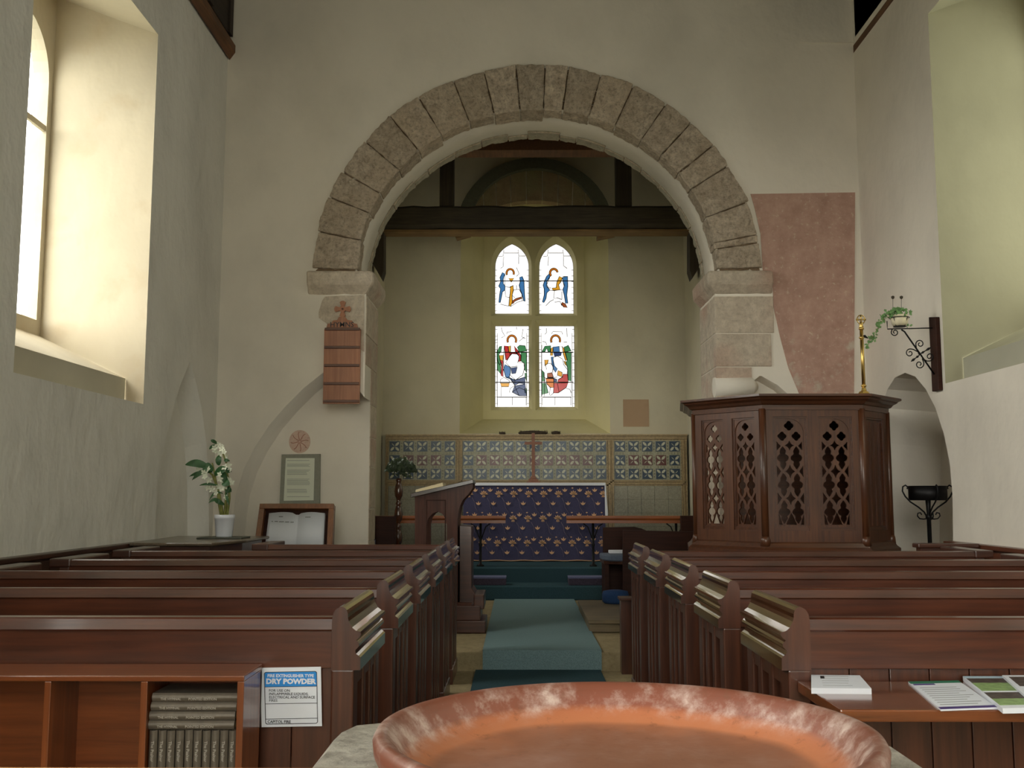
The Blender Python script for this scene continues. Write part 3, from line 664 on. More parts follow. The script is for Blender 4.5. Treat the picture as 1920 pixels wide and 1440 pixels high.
PANES = [
 (z7, [('blue', [(612,545),(640,560),(622,620),(622,670),(642,700),(640,745),(612,765),(600,830),(588,885),(572,885),(580,800),(592,730),(570,700),(592,650),(585,600)]),
       ('blue', [(806,600),(835,590),(855,640),(858,720),(862,800),(868,872),(852,866),(832,790),(812,740),(800,690),(812,650)]),
       ('gold', [(702,706),(732,690),(736,740),(722,800),(724,880),(702,928),(684,918),(692,830),(700,770)]),
       ('gold', [(682,612),(742,612),(712,656)]), ('orange', halo(700, 552, 33, 50, -.4, 3.6)),
       ('brown', [(724,900),(722,868),(760,840),(826,820),(828,838),(780,856),(748,872),(738,890)])],
  [[(640,560),(640,700),(690,715),(735,690)], [(642,745),(650,820),(690,826)], [(740,740),(722,800),(750,830)], [(740,742),(800,735),(830,790),(835,860)], [(770,590),(800,560),(770,490)],
   [(590,900),(620,910),(690,925)], [(700,930),(780,880),(850,860)], [(522,640),(905,640)], [(630,290),(620,360),(560,365)], [(790,290),(796,360),(870,360)], [(630,325),(790,325)], [(625,365),(620,480),(590,500)], [(795,365),(796,450)], [(770,735),(772,690)]]),
 (z7, [('blue', [(1108,590),(1138,560),(1148,590),(1112,650),(1110,700),(1146,745),(1112,775),(1102,840),(1078,885),(1062,880),(1082,800),(1082,730),(1070,690),(1086,640)]),
       ('blue', [(1290,600),(1345,590),(1348,700),(1336,800),(1348,894),(1322,892),(1308,800),(1292,740),(1310,690),(1290,640)]),
       ('gold', [(1252,590),(1286,606),(1268,655),(1244,684),(1262,742),(1180,746),(1168,722),(1216,718),(1226,650)]), ('orange', halo(1190, 552, 33, 52, .2, 3.9)),
       ('brown', [(1284,880),(1320,900),(1342,940),(1300,935),(1276,900)])],
  [[(1146,600),(1112,680),(1130,720),(1160,720)], [(1146,745),(1200,750),(1250,740)], [(1286,606),(1305,700),(1290,740),(1262,742)], [(1196,750),(1190,840),(1230,830),(1280,850)], [(1280,760),(1280,850)], [(1022,640),(1408,640)],
   [(1125,290),(1120,360),(1070,365)], [(1292,290),(1300,360),(1380,360)], [(1128,325),(1292,325)], [(1130,365),(1125,470)], [(1300,365),(1300,470),(1340,500)], [(1100,920),(1150,870),(1190,850)], [(1290,590),(1345,590)], [(1200,880),(1260,870),(1280,920)]]),
 (z8, [('orange', halo(718, 468, 40, 58, -.5, 3.6)), ('red', [(632,530),(676,536),(684,600),(716,608),(694,650),(664,690),(650,690),(640,610)]), ('gold', [(678,536),(706,530),(704,600),(686,600)]),
       ('red', [(745,530),(782,580),(820,640),(816,704),(792,712),(800,650),(760,604)]), ('gold', [(576,640),(624,636),(618,700),(586,690)]), ('red', [(586,690),(620,700),(620,880),(596,866),(604,740)]),
       ('blue', [(640,740),(700,772),(704,830),(690,880),(650,885),(626,800)]), ('deep', [(690,890),(760,915),(868,880),(868,960),(800,950),(750,975)]), ('deep', [(750,980),(868,960),(884,1096),(800,1092),(722,1052)]),
       ('green', [(550,600),(580,540),(604,532),(596,600),(572,625),(586,690),(600,760),(566,720),(552,660)]), ('green', [(780,545),(806,525),(866,530),(886,590),(800,600)]), ('green', [(816,606),(884,606),(884,830),(862,800),(862,730),(820,700),(824,640)]), ('deep', [(706,780),(780,770),(760,840),(720,845)]), ('blue', [(652,888),(688,884),(756,918),(748,972),(704,905)]), ('green', [(550,664),(566,724),(594,764),(592,850),(556,800)]), ('red', [(690,604),(716,610),(770,604),(796,640),(782,622),(722,618),(700,646)]), ('green', [(864,836),(884,836),(884,930),(868,880)]),
       ('gold', [(588,950),(692,950),(682,990),(602,990)]), ('green', [(862,1010),(886,1010),(886,1060),(866,1060)])],
  [[(522,603),(910,603)], [(522,940),(910,940)], [(632,530),(626,640),(628,780)], [(694,650),(650,720),(700,770),(780,760)], [(690,640),(720,620),(780,625),(805,660),(780,720),(850,720),(860,780),(840,860),(760,915)], [(690,850),(720,880),(760,915)],
   [(590,950),(590,910),(630,885),(690,920),(692,950)], [(600,990),(598,1100)], [(690,1060),(700,1010),(745,980)], [(550,1108),(886,1108)], [(556,1120),(556,1200)], [(724,1110),(724,1200)], [(880,1110),(880,1200)], [(552,520),(552,1100)], [(886,600),(886,1100)],
   [(600,320),(610,370),(640,420),(600,440)], [(770,320),(775,350)], [(845,340),(830,430),(870,450)], [(660,400),(665,375),(715,370)], [(860,430),(800,480)], [(522,470),(560,460)], [(722,1050),(800,1000),(868,1030)], [(750,980),(800,1092)]]),
 (z8, [('orange', halo(1210, 468, 42, 60, -.4, 3.6)), ('blue', [(1182,545),(1250,536),(1256,600),(1186,600)]), ('deep', [(1184,606),(1280,606),(1270,640),(1200,650)]), ('gold', [(1158,560),(1182,545),(1176,640),(1152,640)]), ('gold', [(1286,540),(1306,560),(1324,640),(1338,690),(1322,700),(1296,620)]),
       ('green', [(1056,600),(1090,535),(1156,530),(1150,600),(1126,596),(1110,560),(1090,596)]), ('green', [(1306,545),(1352,525),(1386,590),(1310,600)]), ('green', [(1322,606),(1386,606),(1386,930),(1352,920),(1346,790),(1328,720),(1342,690)]),
       ('gold', [(1086,690),(1130,690),(1120,730),(1092,760)]), ('brown', [(1116,840),(1170,832),(1186,880),(1150,890),(1118,880)]), ('orange', [(1100,900),(1190,900),(1190,1000),(1150,1000),(1112,960)]), ('gold', [(1236,808),(1284,830),(1284,880),(1230,862)]),
       ('red', [(1292,850),(1345,850),(1352,940),(1230,940),(1240,910),(1290,880)]), ('red', [(1190,950),(1352,946),(1330,1000),(1240,1060),(1186,1062)]), ('blue', [(1184,690),(1200,760),(1230,790),(1210,830),(1184,790)]), ('green', [(1050,800),(1082,830),(1090,930),(1056,930)]), ('green', [(1052,950),(1100,950),(1128,1060),(1056,1080)]), ('blue', [(1160,655),(1186,655),(1182,690),(1184,790),(1168,740)]), ('gold', [(1302,700),(1322,706),(1340,760),(1318,742)]), ('brown', [(1120,886),(1184,886),(1184,896),(1104,898)]), ('deep', [(1186,890),(1226,910),(1220,940),(1190,940)])],
  [[(1028,603),(1412,603)], [(1028,940),(1412,940)], [(1256,600),(1250,540),(1290,540)], [(1190,660),(1230,645),(1290,680),(1300,740),(1345,800),(1340,850),(1290,850)], [(1110,800),(1095,740),(1150,725),(1185,760),(1175,830)], [(1080,830),(1070,880),(1110,900)],
   [(1120,895),(1180,890),(1230,880)], [(1150,1000),(1140,1090)], [(1186,1062),(1150,1092)], [(1060,1108),(1390,1108)], [(1060,1115),(1062,1200)], [(1205,1110),(1205,1200)], [(1384,1110),(1384,1200)], [(1056,520),(1056,1100)], [(1388,600),(1388,1100)],
   [(1330,1010),(1370,1020),(1386,1060)], [(1105,330),(1110,380),(1090,400)], [(1165,395),(1180,370),(1280,372),(1290,400)], [(1335,330),(1340,430)], [(1060,480),(1100,490),(1110,520)], [(1300,490),(1340,490)], [(1230,950),(1250,1050)], [(1085,900),(1085,1100)]]),
]
for i, (zf, polys, leads) in enumerate(PANES):
    g = MB(); lp = sml[i]; yy = YP+.02
    q = [(p[0], yy, p[1]) for p in lp]; tri = tessellate_polygon([[Vector((p[0], p[2], 0)) for p in q]]); g.add(q, [tuple(t) for t in tri], m=0)
    mats = [G_WHITE, lead]; keys = []
    for kname, pl in polys:
        if kname not in keys: keys.append(kname); mats.append(GC[kname])
        w = [PY(*zf(*p), yy-.004) for p in pl]
        tri = tessellate_polygon([[Vector((p.x, p.z, 0)) for p in w]]); g.add(w, [tuple(t) for t in tri], m=2+keys.index(kname))
        g.tube([p+Vector((0, -.003, 0)) for p in w], .0052, 4, m=1, closed=True)
    for ln in leads:
        thick = .008 if len(ln) == 2 and abs(ln[0][0]-ln[1][0]) > 300 else .0048
        g.tube([PY(*zf(*p), yy-.007) for p in ln], thick, 4, m=1)
    # border of small quarries
    xs = [p[0] for p in lp]; zs_ = [p[1] for p in lp]
    if i >= 2:
        for s in (min(xs)+.032, max(xs)-.032): g.tube([(s, yy-.005, min(zs_)), (s, yy-.005, max(zs_)-.1)], .004, 4, m=1)
    for k in range(12):
        z = min(zs_)+(k+.5)*(max(zs_)-min(zs_))/12
        if i >= 2 or z < PY(960, 500, YP).z:
            g.tube([(min(xs), yy-.005, z), (min(xs)+.032, yy-.005, z)], .004, 4, m=1); g.tube([(max(xs)-.032, yy-.005, z), (max(xs), yy-.005, z)], .004, 4, m=1)
    g.tube([(p[0], yy-.004, p[1]) for p in lp], .006, 5, m=1, closed=True)
    g.build('stained_pane', mats, east)
# stone ring round the recess head, curved timber rib in front
XAC2, ZSP2 = cxx, zsp
mb = MB(); n = 13
a2 = PY(1140, 440, YE).x-cxx; b2 = PY(1003, 318, YE).z-zsp
for k in range(n):
    t0 = .12+k*(PI-.24)/n; t1 = .12+(k+1)*(PI-.24)/n; pts = []
    for i in range(4): t = t0+.006+(t1-t0-.012)*i/3; pts.append((cxx+a2*math.cos(t), zsp+b2*math.sin(t)))
    for i in range(3, -1, -1): t = t0+.006+(t1-t0-.012)*i/3; pts.append((cxx+hw*.97*math.cos(t), zsp+(zap-zsp)*.97*math.sin(t)))
    mb.prism(pts, EXZ(YE-.012), EXZ(YE+.16))
struct(mb, 'trim_12', stone('window_head_stone', (134, 112, 84), (170, 148, 112), .6, (150, 146, 104)), 'brown stones round the head of the east window recess')
mb = MB(); c0 = PY(1003, 432, YE-.08); ao = PY(1150, 432, YE-.08).x-c0.x; bo = PY(1003, 297, YE-.08).z-c0.z
mb.prism(earc(c0.x, c0.z, ao, bo, 0, PI, 24)+earc(c0.x, c0.z, ao-.165, bo-.15, PI, 0, 24), EXZ(YE-.12), EXZ(YE-.01))
struct(mb, 'trim_13', solid('dark_rib', (96, 96, 78), .85, var=.15), 'dark curved rib round the head of the east window recess')
for x0, x1 in ((846, 886), (1120, 1158)):
    mb = MB(); q = pj(((x0, 425), (x1, 425), (x1-4, 440), (x0+10 if x0 < 900 else x0, 447)), YB+.26)
    mb.prism(q, EXZ(YB+.26), EXZ(YB+.4)); struct(mb, 'trim_14' if x0 < 900 else 'trim_15', M_BEAML)

# ---- nave dado panelling
ZD = .925
mb = MB(); mb.box(XL, XL+.035, YWEST, PX(291, 1012, XL).y, 0, ZD-.03); mb.box(XL, XL+.075, YWEST, PX(291, 1012, XL).y, ZD-.03, ZD, bev=.006)
for k in range(60): mb.box(XL+.035, XL+.04, YWEST+k*.18, YWEST+k*.18+.165, .1, ZD-.05)
struct(mb, 'trim_16', wood('dado_wood', (52, 30, 20), (78, 46, 30), 'Y', .4, .2), 'dark boarded dado with a moulded capping along the left nave wall')
mb = MB(); ye = PX(1789, 1017, XR).y; mb.box(XR-.035, XR, YWEST, ye, 0, ZD-.03); mb.box(XR-.08, XR, YWEST, ye, ZD-.03, ZD, bev=.006)
for k in range(59): mb.box(XR-.04, XR-.035, YWEST+k*.18, YWEST+k*.18+.165, .1, ZD-.05)
struct(mb, 'trim_17', wood('dado_wood_red', (78, 42, 26), (108, 60, 38), 'Y', .4, .2), 'brown boarded dado with a moulded capping along the right nave wall')
# ================================================================== PEWS
K = 2.80/F/4.8
CAPP = [(0,-.172),(0,-.038),(.003,-.020),(.010,-.008),(.019,-.002),(.026,0),(.034,-.003),(.040,-.010),(.043,-.020),(.043,-.030),(.046,-.040),
        (.055,-.057),(.066,-.066),(.078,-.0685),(.080,-.076),(.075,-.084),(.066,-.091),(.071,-.095),(.075,-.101),(.075,-.107),(.070,-.113),(.064,-.119),
        (.067,-.128),(.074,-.133),(.079,-.138),(.079,-.172)]
CAPP = [(x*1.0, z*.98) for x, z in CAPP]
ZCAP = PY(1, 1, 2.8).z*0 + PY(655, 1137, 2.80).z
ZRAIL = PY(300, 1158, 2.80).z
PEWD_ = .50
def bench_end(root, x, s, y0, aisle=True):
    """x = inner face; s = direction toward the aisle"""
    t = .061; g = lambda a, b: (min(x+s*a, x+s*b), max(x+s*a, x+s*b))
    mb = MB(); d = PEWD_; zt = ZCAP-.168
    for ya, yb in ((0, .075), (.18, .225), (.315, .36), (d-.075, d)): mb.box(*g(0, t), y0+ya, y0+yb, .0, zt, bev=.005)
    mb.box(*g(.012, t-.022), y0+.01, y0+d-.01, .02, zt)
    mb.box(*g(-.002, t+.006), y0-.006, y0+d+.01, 0, .10, bev=.006)
    mb.box(*g(.002, t-.004), y0+.004, y0+d-.004, zt-.05, zt-.001)
    be = mb.build('bench_end', M_PEWZ, root)
    c = MB(); pr_ = [(x+s*px, ZCAP+pz) for px, pz in CAPP]; c.prism(pr_, EXZ(y0-.003), EXZ(y0+d+.004), caps=False)
    tr_ = tessellate_polygon([[Vector((a[0], a[1], 0)) for a in pr_]])
    for yy_ in (y0-.003, y0+d+.004): c.add([(a[0], yy_, a[1]) for a in pr_], [tuple(t) for t in tr_], m=1)
    co = c.build('end_cap', [M_CAP, M_PEWZ], be)
    co['label'] = 'glossy moulded cap rolled over the top of the bench end'
    return be
def wall_end(root, x, s, y0):
    g = lambda a, b: (min(x+s*a, x+s*b), max(x+s*a, x+s*b)); mb = MB()
    mb.box(*g(0, .05), y0, y0+PEWD_, 0, ZCAP-.07, bev=.004); mb.box(*g(-.01, .10), y0-.01, y0+PEWD_, ZCAP-.07, ZCAP-.025, bev=.008)
    mb.build('wall_end', M_PEWD, root)
def pew(y, xa, xw, s, label, group, wallend=True):
    """xa: inner face of aisle end; xw: wall side extent; s=+1 when the aisle is toward +x (left pews)"""
    root = thing('pew', label, 'pew', ((xa+xw)/2, y+.25, 0), group)
    x0, x1 = min(xa, xw), max(xa, xw)
    bench_end(root, xa, s, y)
    if wallend: wall_end(root, xw, -s, y)
    mb = MB(); zt = ZRAIL
    mb.prism([(y-.004, zt-.031), (y+.004, zt-.004), (y+.010, zt), (y+.05, zt), (y+.06, zt-.012), (y+.055, zt-.04), (y+.0, zt-.036)], EYZ(x0), EYZ(x1))
    mb.build('top_rail', M_PEW, root)
    mb = MB(); mb.box(x0, x1, y+.004, y+.045, zt-.135, zt-.034, bev=.002); mb.build('back_board', M_PEW, root)
    mb = MB(); nb_ = max(4, int((x1-x0)/.105)); wdt = (x1-x0)/nb_
    for i in range(nb_): mb.box(x0+i*wdt+.0015, x0+(i+1)*wdt-.0015, y+.018, y+.032, .08, zt-.13, bev=.002)
    mb.build('boarded_back', M_PEWZ, root)
    mb = MB(); mb.box(x0, x1, y+.04, y+.40, .43, .46, bev=.005); mb.build('seat', M_PEW, root)
    mb = MB(); mb.box(x0, x1, y+.0, y+.02, .02, .12, bev=.003); mb.build('kneeling_rail', M_PEWD, root)
    return root
PYS = [2.80]
for x, yy in ((735, 1089), (792, 1059.5), (828, 1038.5), (852, 1022), (862, 1011)): PYS.append(PZ(x, yy, ZCAP).y)
print('PEWS', [round(v, 2) for v in PYS], ZCAP, ZRAIL)
PYS = [2.80, 3.67, 4.50, 5.32, 6.14, 6.93]
XAL = PY(622, 1200, 2.80).x; XAR = PY(1519, 1200, 2.80).x
print('AISLE', XAL, XAR)
ordn = ['nearest', 'second', 'third', 'fourth', 'fifth', 'sixth']
for i, y in enumerate(PYS):
    xw = XL+.42 if i < 5 else PY(500, 1025, y).x
    lab = {0: 'left pew nearest the font with the bookcase and fire sign on its back', 5: 'short left pew at the front beside the lectern'}.get(i, '%s pew from the font in the left row' % ordn[i])
    pew(y, XAL, xw, 1, lab, 'left row of pews')
for i, y in enumerate(PYS[:5]):
    xw = XR-.44
    lab = {0: 'right pew nearest the font with the leaflet shelf on its back', 4: 'front right pew just before the carved pulpit'}.get(i, '%s pew from the font in the right row' % ordn[i])
    pew(y, XAR, xw, -1, lab, 'right row of pews')
# ledges of the wall side pews against the left dado
# front pew desk panel at right (low screen before the pulpit)
mb = MB(); a = PY(1725, 1019, 6.9); b = PY(1786, 1022, 6.9)
mb.box(a.x, XR-.09, 6.9, 6.97, 0, a.z-.03); mb.box(a.x-.02, XR-.085, 6.88, 6.99, a.z-.03, a.z, bev=.008)
single(mb, 'low_screen', M_PEWD, ((a.x+XR)/2, 6.93, 0), 'low brown wooden screen between the right dado and the iron stand', 'screen')

# ================================================================== BOOKCASE behind the nearest left pew
ZBT = PY(300, 1245, 2.79).z; YBF = PZ(300, 1267, ZBT).y
XBR = PY(457, 1300, YBF).x; XBL = -2.05
bk_ = thing('bookcase', 'orange brown open bookcase fixed behind the nearest left pew', 'bookcase', ((XBL+XBR)/2, 2.7, 0))
zu = PY(300, 1278, YBF).z
mb = MB(); mb.box(XBL, XBR, YBF, 2.795, zu, ZBT, bev=.003); mb.build('top_board', M_SHELF, bk_)
ybk = 2.79
for xx in (457, 276, 95):
    p = PY(xx, 1300, YBF).x
    mb = MB(); mb.box(p-.017, p, YBF, ybk, .25, zu, bev=.002); mb.build('upright', M_SHELFZ, bk_)
mb = MB(); mb.box(XBL, XBL+.017, YBF, ybk, .25, zu, bev=.002); mb.build('upright', M_SHELFZ, bk_)
mb = MB(); mb.box(XBL, XBR, ybk-.012, ybk, .25, zu); mb.build('back_board', M_SHELF, bk_)
zsh = .475
mb = MB(); mb.box(XBL, XBR, YBF, ybk-.012, zsh-.018, zsh); mb.build('shelf', M_SHELF, bk_)
mb = MB(); mb.box(XBL, XBR, YBF, ybk-.012, .25, .268); mb.build('shelf', M_SHELF, bk_)
mb = MB(); mb.box(XBL, XBR, YBF, ybk, 0, .25); mb.build('plinth', M_SHELF, bk_)
# books
def book(loc, sx, sy, sz, spine, label, group, txt, rot=0):
    """spine: 'flat' lies with the spine to -y, 'up' stands with the spine to -y"""
    root = thing('hymn_book', label, 'book', loc, group); x, y, z = loc
    mb = MB(); r = (sz if spine == 'flat' else sx)
    n = 8
    if spine == 'flat':
        prof = [(y+.006-.006*math.sin(PI*i/n), z+sz*i/n) for i in range(n+1)]+[(y+sy, z+sz), (y+sy, z+sz-.002), (y+.008, z+sz-.002), (y+.008, z+.002), (y+sy, z+.002), (y+sy, z)]
        mb.prism(prof, EYZ(x-sx/2), EYZ(x+sx/2)); mb.build('cover', M_BOOK, root)
        mb = MB(); mb.box(x-sx/2+.003, x+sx/2-.003, y+.008, y+sy-.003, z+.002, z+sz-.002); mb.build('pages', M_PAPERC, root)
        text(root, 'THE HYMNAL', .0085, (x-sx/2+.022, y-.0008, z+sz*.24), M_BOOKT, ext=.0002)
        text(root, 'POINTED EDITION', .0085, (x-.015, y-.0008, z+sz*.24), M_BOOKT, ext=.0002)
    else:
        prof = [(x-sx/2+sx*i/n, y+.006-.006*math.sin(PI*i/n)) for i in range(n+1)]+[(x+sx/2, y+sy), (x+sx/2-.002, y+sy), (x+sx/2-.002, y+.008), (x-sx/2+.002, y+.008), (x-sx/2+.002, y+sy), (x-sx/2, y+sy)]
        mb.prism(prof, EXY(z), EXY(z+sz)); mb.build('cover', M_BOOK, root)
        mb = MB(); mb.box(x-sx/2+.002, x+sx/2-.002, y+.008, y+sy-.003, z+.002, z+sz-.003); mb.build('pages', M_PAPERC, root)
        text(root, txt, .011, (x-.0035, y-.0008, z+sz-.025), M_BOOKT, rot=(PI/2, PI/2, 0), ext=.0002)
    return root
yb0 = YBF+.012
a = PY(277, 1400, yb0); b = PY(443, 1400, yb0); ztopv = PY(350, 1369, yb0).z
wv = (b.x-a.x)/10; zvb = zsh
ords = ['leftmost', 'second', 'third', 'fourth', 'fifth', 'sixth', 'seventh', 'eighth', 'ninth', 'rightmost']
for i in range(10):
    h = ztopv-zvb-random.uniform(0, .003)
    book((a.x+wv*(i+.5), yb0+random.uniform(0, .003), zvb+.001), wv*.9, .13, h-.001, 'up', '%s of the ten upright grey psalters in the bookcase' % ords[i], 'upright books in the bookcase', 'The Psalter')
hh = (PY(350, 1300, yb0).z-ztopv)/4; z = ztopv
for i, (xa, xb, nm) in enumerate(((278, 439, 'lowest'), (279, 440, 'third from the top'), (281, 442, 'second from the top'), (283, 443, 'topmost'))):
    p = PY(xa, 1340, yb0).x; q = PY(xb, 1340, yb0).x
    book(((p+q)/2, yb0+random.uniform(0, .003), z), q-p, .14, hh*.97, 'flat', '%s of the grey hymn books lying on the upright ones' % nm, 'flat stack of hymn books', ''); z += hh
# fire sign
yS = 2.80+.003
a = PY(488, 1252, yS); b = PY(602, 1250, yS); c = PY(604, 1361, yS); d = PY(491, 1363, yS)
sg = thing('fire_sign', 'white and blue dry powder fire extinguisher sign on the pew back', 'sign', (a.x, yS, d.z))
mb = MB(); q = [(p.x, p.z) for p in (a, b, c, d)]; mb.prism(q, EXZ(yS-.003), EXZ(yS-.0005)); mb.build('card', M_PAPER, sg)
def sgp(u, v): # u,v in 0..1 from top-left of card
    top = a.lerp(b, u); bot = d.lerp(c, u); r = top.lerp(bot, v); return (r.x, r.z)
def rrect(u0, v0, u1, v1, r=.03, ru=(1, 1, 1, 1)):
    o = []
    for (cu, cv, t0, k) in ((u1-r, v0+r, -90, 0), (u1-r, v1-r, 0, 1), (u0+r, v1-r, 90, 2), (u0+r, v0+r, 180, 3)):
        if ru[k]:
            for i in range(5): t = math.radians(t0+90*i/4); o.append((cu+r*math.cos(t), cv+r*math.sin(t)))
        else: o.append((u1 if k in (0, 1) else u0, v0 if k in (0, 3) else v1))
    return [sgp(*p) for p in o]
mb = MB(); mb.prism(rrect(.07, .075, .93, .325, .03, (1, 0, 0, 1)), EXZ(yS-.0036), EXZ(yS-.003)); mb.build('blue_panel', M_SBLUE, sg)
mb = MB(); mb.plate(rrect(.065, .07, .935, .955, .035), [rrect(.075, .08, .925, .945, .028)], EXZ(yS-.0040), EXZ(yS-.003))
for v in (.325, .61, .865): q = [sgp(.07, v-.004), sgp(.93, v-.004), sgp(.93, v+.004), sgp(.07, v+.004)]; mb.prism(q, EXZ(yS-.0040), EXZ(yS-.003))
mb.build('border', M_INK, sg)
W = (b-a).length
def st(body, u, v, size, m, sx=1, bold=0, al='LEFT'):
    p = sgp(u, v); text(sg, body, size, (p[0], yS-.0042, p[1]), m, align=al, bold=bold, sx=sx)
st('FIRE EXTINGUISHER TYPE', .5, .165, W*.068, M_PAPER, .98, .0003, 'CENTER'); st('DRY POWDER', .5, .275, W*.112, M_PAPER, 1.12, .0009, 'CENTER')
for i, t in enumerate(('FOR USE ON', 'INFLAMMABLE LIQUIDS,', 'ELECTRICAL AND SURFACE', 'FIRES')): st(t, .135, .405+i*.056, W*.058, M_INK, 1.05)
st('CAPITOL FIRE', .10, .93, W*.062, M_INK, 1.0, .0002)
# ================================================================== LEAFLET SHELF behind the nearest right pew
zsf = PY(1700, 1277, 2.80).z; YF = PZ(1700, 1331, zsf).y; ysf = 2.795
x0 = .748; x1 = XR-.1
sh = thing('leaflet_shelf', 'wide brown shelf for leaflets behind the nearest right pew', 'shelf', ((x0+x1)/2, 2.7, 0))
mb = MB(); mb.box(x0, x1, YF, ysf, zsf-.028, zsf, bev=.004); mb.build('shelf_board', wood('leaflet_shelf_wood', (88, 46, 24), (128, 70, 34), 'X', .2, .7), sh)
for xx in (x0+.06, (x0+x1)/2, x1-.05):
    mb = MB(); mb.prism([(YF+.12, zsf-.03), (ysf, zsf-.03), (ysf, zsf-.3), (ysf-.04, zsf-.3)], EYZ(xx), EYZ(xx+.022)); mb.build('bracket', M_PEWD, sh)
def leaf(pxs, z, th, name, label, cat, group=None, mats=(M_PAPER,)):
    """sheet or stack whose corners (far-left, far-right, near-right, near-left) are seen at pxs"""
    P = [PZ(x, y, z+th) for x, y in pxs]; c = sum(P, Vector())/4
    root = thing(name, label, cat, (c.x, c.y, z), group)
    mb = MB(); mb.prism([(p.x, p.y) for p in P], EXY(z), EXY(z+th)); mb.build('sheets' if th > .004 else 'sheet', mats[0], root)
    def uv(u, v):
        r = P[0].lerp(P[1], u).lerp(P[3].lerp(P[2], u), v); return (r.x, r.y)
    return root, uv, z+th
def strip(root, uv, z, u0, v0, u1, v1, m, name, h=.0004):
    mb = MB(); mb.prism([uv(u0, v0), uv(u1, v0), uv(u1, v1), uv(u0, v1)], EXY(z), EXY(z+h)); return mb.build(name, m, root)
def lines(root, uv, z, v0, v1, n, u0=.08, u1=.9, m=None, name='printed_lines'):
    mb = MB(); rg = random.Random(n)
    for i in range(n):
        v = v0+(v1-v0)*i/max(1, n-1); ue = u1-rg.random()*.25
        mb.prism([uv(u0, v), uv(ue, v), uv(ue, v+.012), uv(u0, v+.012)], EXY(z), EXY(z+.0003))
    mb.build(name, m or M_INKL, root)
r, uv, z = leaf([(1521, 1265), (1612, 1266), (1634, 1291), (1521, 1290)], zsf, .014, 'paper_stack', 'stack of white printed sheets beside the pew end on the leaflet shelf', 'paper')
lines(r, uv, z, .12, .8, 5, .2, .9); strip(r, uv, z, .18, .1, .26, .3, M_INK, 'printed_mark')
r, uv, z = leaf([(1703, 1278), (1797, 1276), (1870, 1326), (1764, 1330)], zsf, .004, 'leaflet', 'white leaflet with a green heading and purple foot on the shelf', 'leaflet')
strip(r, uv, z, 0, 0, 1, .09, M_LGREEN, 'green_heading'); strip(r, uv, z, .03, .10, .45, .15, M_LPURP, 'title_bar'); strip(r, uv, z, 0, .93, 1, 1, M_LPURP, 'purple_foot'); lines(r, uv, z, .25, .85, 9)
for k, dx in ((0, 0), (1, 0)):
    pass
r, uv, z = leaf([(1805, 1268), (1888, 1268), (1969, 1326), (1880, 1328)], zsf, .012, 'booklet_stack', 'stack of illustrated booklets with church photographs beside the white leaflet', 'booklet')
strip(r, uv, z, 0, 0, 1, .08, M_SKYP, 'printed_sky'); strip(r, uv, z, .02, .08, .98, .24, M_PHOTO, 'printed_photograph'); strip(r, uv, z, .02, .24, .98, .50, M_GRASS, 'printed_caption'); strip(r, uv, z, .02, .55, .98, .74, M_PHOTO, 'printed_photograph'); strip(r, uv, z, .02, .74, .98, .92, M_GRASS, 'printed_lawn')
r, uv, z = leaf([(1879, 1266), (1960, 1266), (2030, 1300), (1920, 1302)], zsf+.013, .006, 'booklet_stack', 'grey folded booklet lying half over the illustrated booklets', 'booklet')
strip(r, uv, z, .1, .1, .9, .6, M_PHOTO, 'printed_photograph')

# ================================================================== FONT AND BOWL
zf = .96
xs0 = PZ(608, 1402, zf).x; xs1 = PZ(1700, 1405, zf).x
print('FONT', xs0, xs1)
xs0, xs1 = -.232, .445; ys1 = PZ(700, 1350, zf).y; ys0 = ys1-.675
fo = thing('stone_font', 'square pale stone font holding the terracotta bowl', 'font', ((xs0+xs1)/2, (ys0+ys1)/2, 0))
mb = MB(); c_ = .045; w_ = .02
poly = [(xs0, ys0), (xs1, ys0), (xs1, ys1-.13), (xs1-.02, ys1-.07), (xs1-.06, ys1-.035), (xs1-.2, ys1-.01), (xs0+.09, ys1), (xs0+.045, ys1-.006), (xs0+.015, ys1-.02), (xs0+.002, ys1-.06)]
ins = lambda d: [((xs0+xs1)/2+(x-(xs0+xs1)/2)*(1-d/.34), (ys0+ys1)/2+(y-(ys0+ys1)/2)*(1-d/.34)) for x, y in poly]
levels = [(zf, .012), (zf-.012, .0), (zf-.25, .0), (zf-.38, .05)]
P0 = ins(.012)
R = [[(x, y, z) for x, y in ins(d)] for z, d in levels]
for q1, q2 in zip(R[:-1], R[1:]): mb.bridge(q1, q2)
hole_ = [(.106+.2*math.cos(2*PI*i/24), 1.045+.2*math.sin(2*PI*i/24)) for i in range(24)]
mb.plate([(p[0], p[1]) for p in R[0]], [hole_], EXY(zf), None)
mb.bridge([(x, y, zf) for x, y in hole_], [(x, y, zf-.18) for x, y in hole_]); mb.cap([(x, y, zf-.18) for x, y in hole_]); mb.cap(R[-1])
mb.build('basin', M_FONT, fo)
cxf, cyf = (xs0+xs1)/2, (ys0+ys1)/2
mb = MB(); mb.lathe([(.17, .12), (.17, .5), (.2, .585)], (cxf, cyf, 0), 16); mb.build('pedestal', M_FONT, fo)
mb = MB(); mb.box(cxf-.34, cxf+.34, cyf-.34, cyf+.34, 0, .12, bev=.02); mb.build('base', M_FONT, fo)
bx, by = .106, 1.045; zr_ = 1.02; z0_ = .962
mb = MB()
prof = [(.001, z0_), (.17, z0_), (.215, z0_+.006), (.238, z0_+.022), (.2475, z0_+.042), (.2485, z0_+.053), (.2455, z0_+.0585), (.240, z0_+.0600), (.2345, z0_+.0585), (.231, z0_+.0545), (.2285, z0_+.052), (.2255, z0_+.049), (.219, z0_+.038), (.211, z0_+.029), (.199, z0_+.0225), (.186, z0_+.0195), (.12, z0_+.018), (.001, z0_+.0175)]
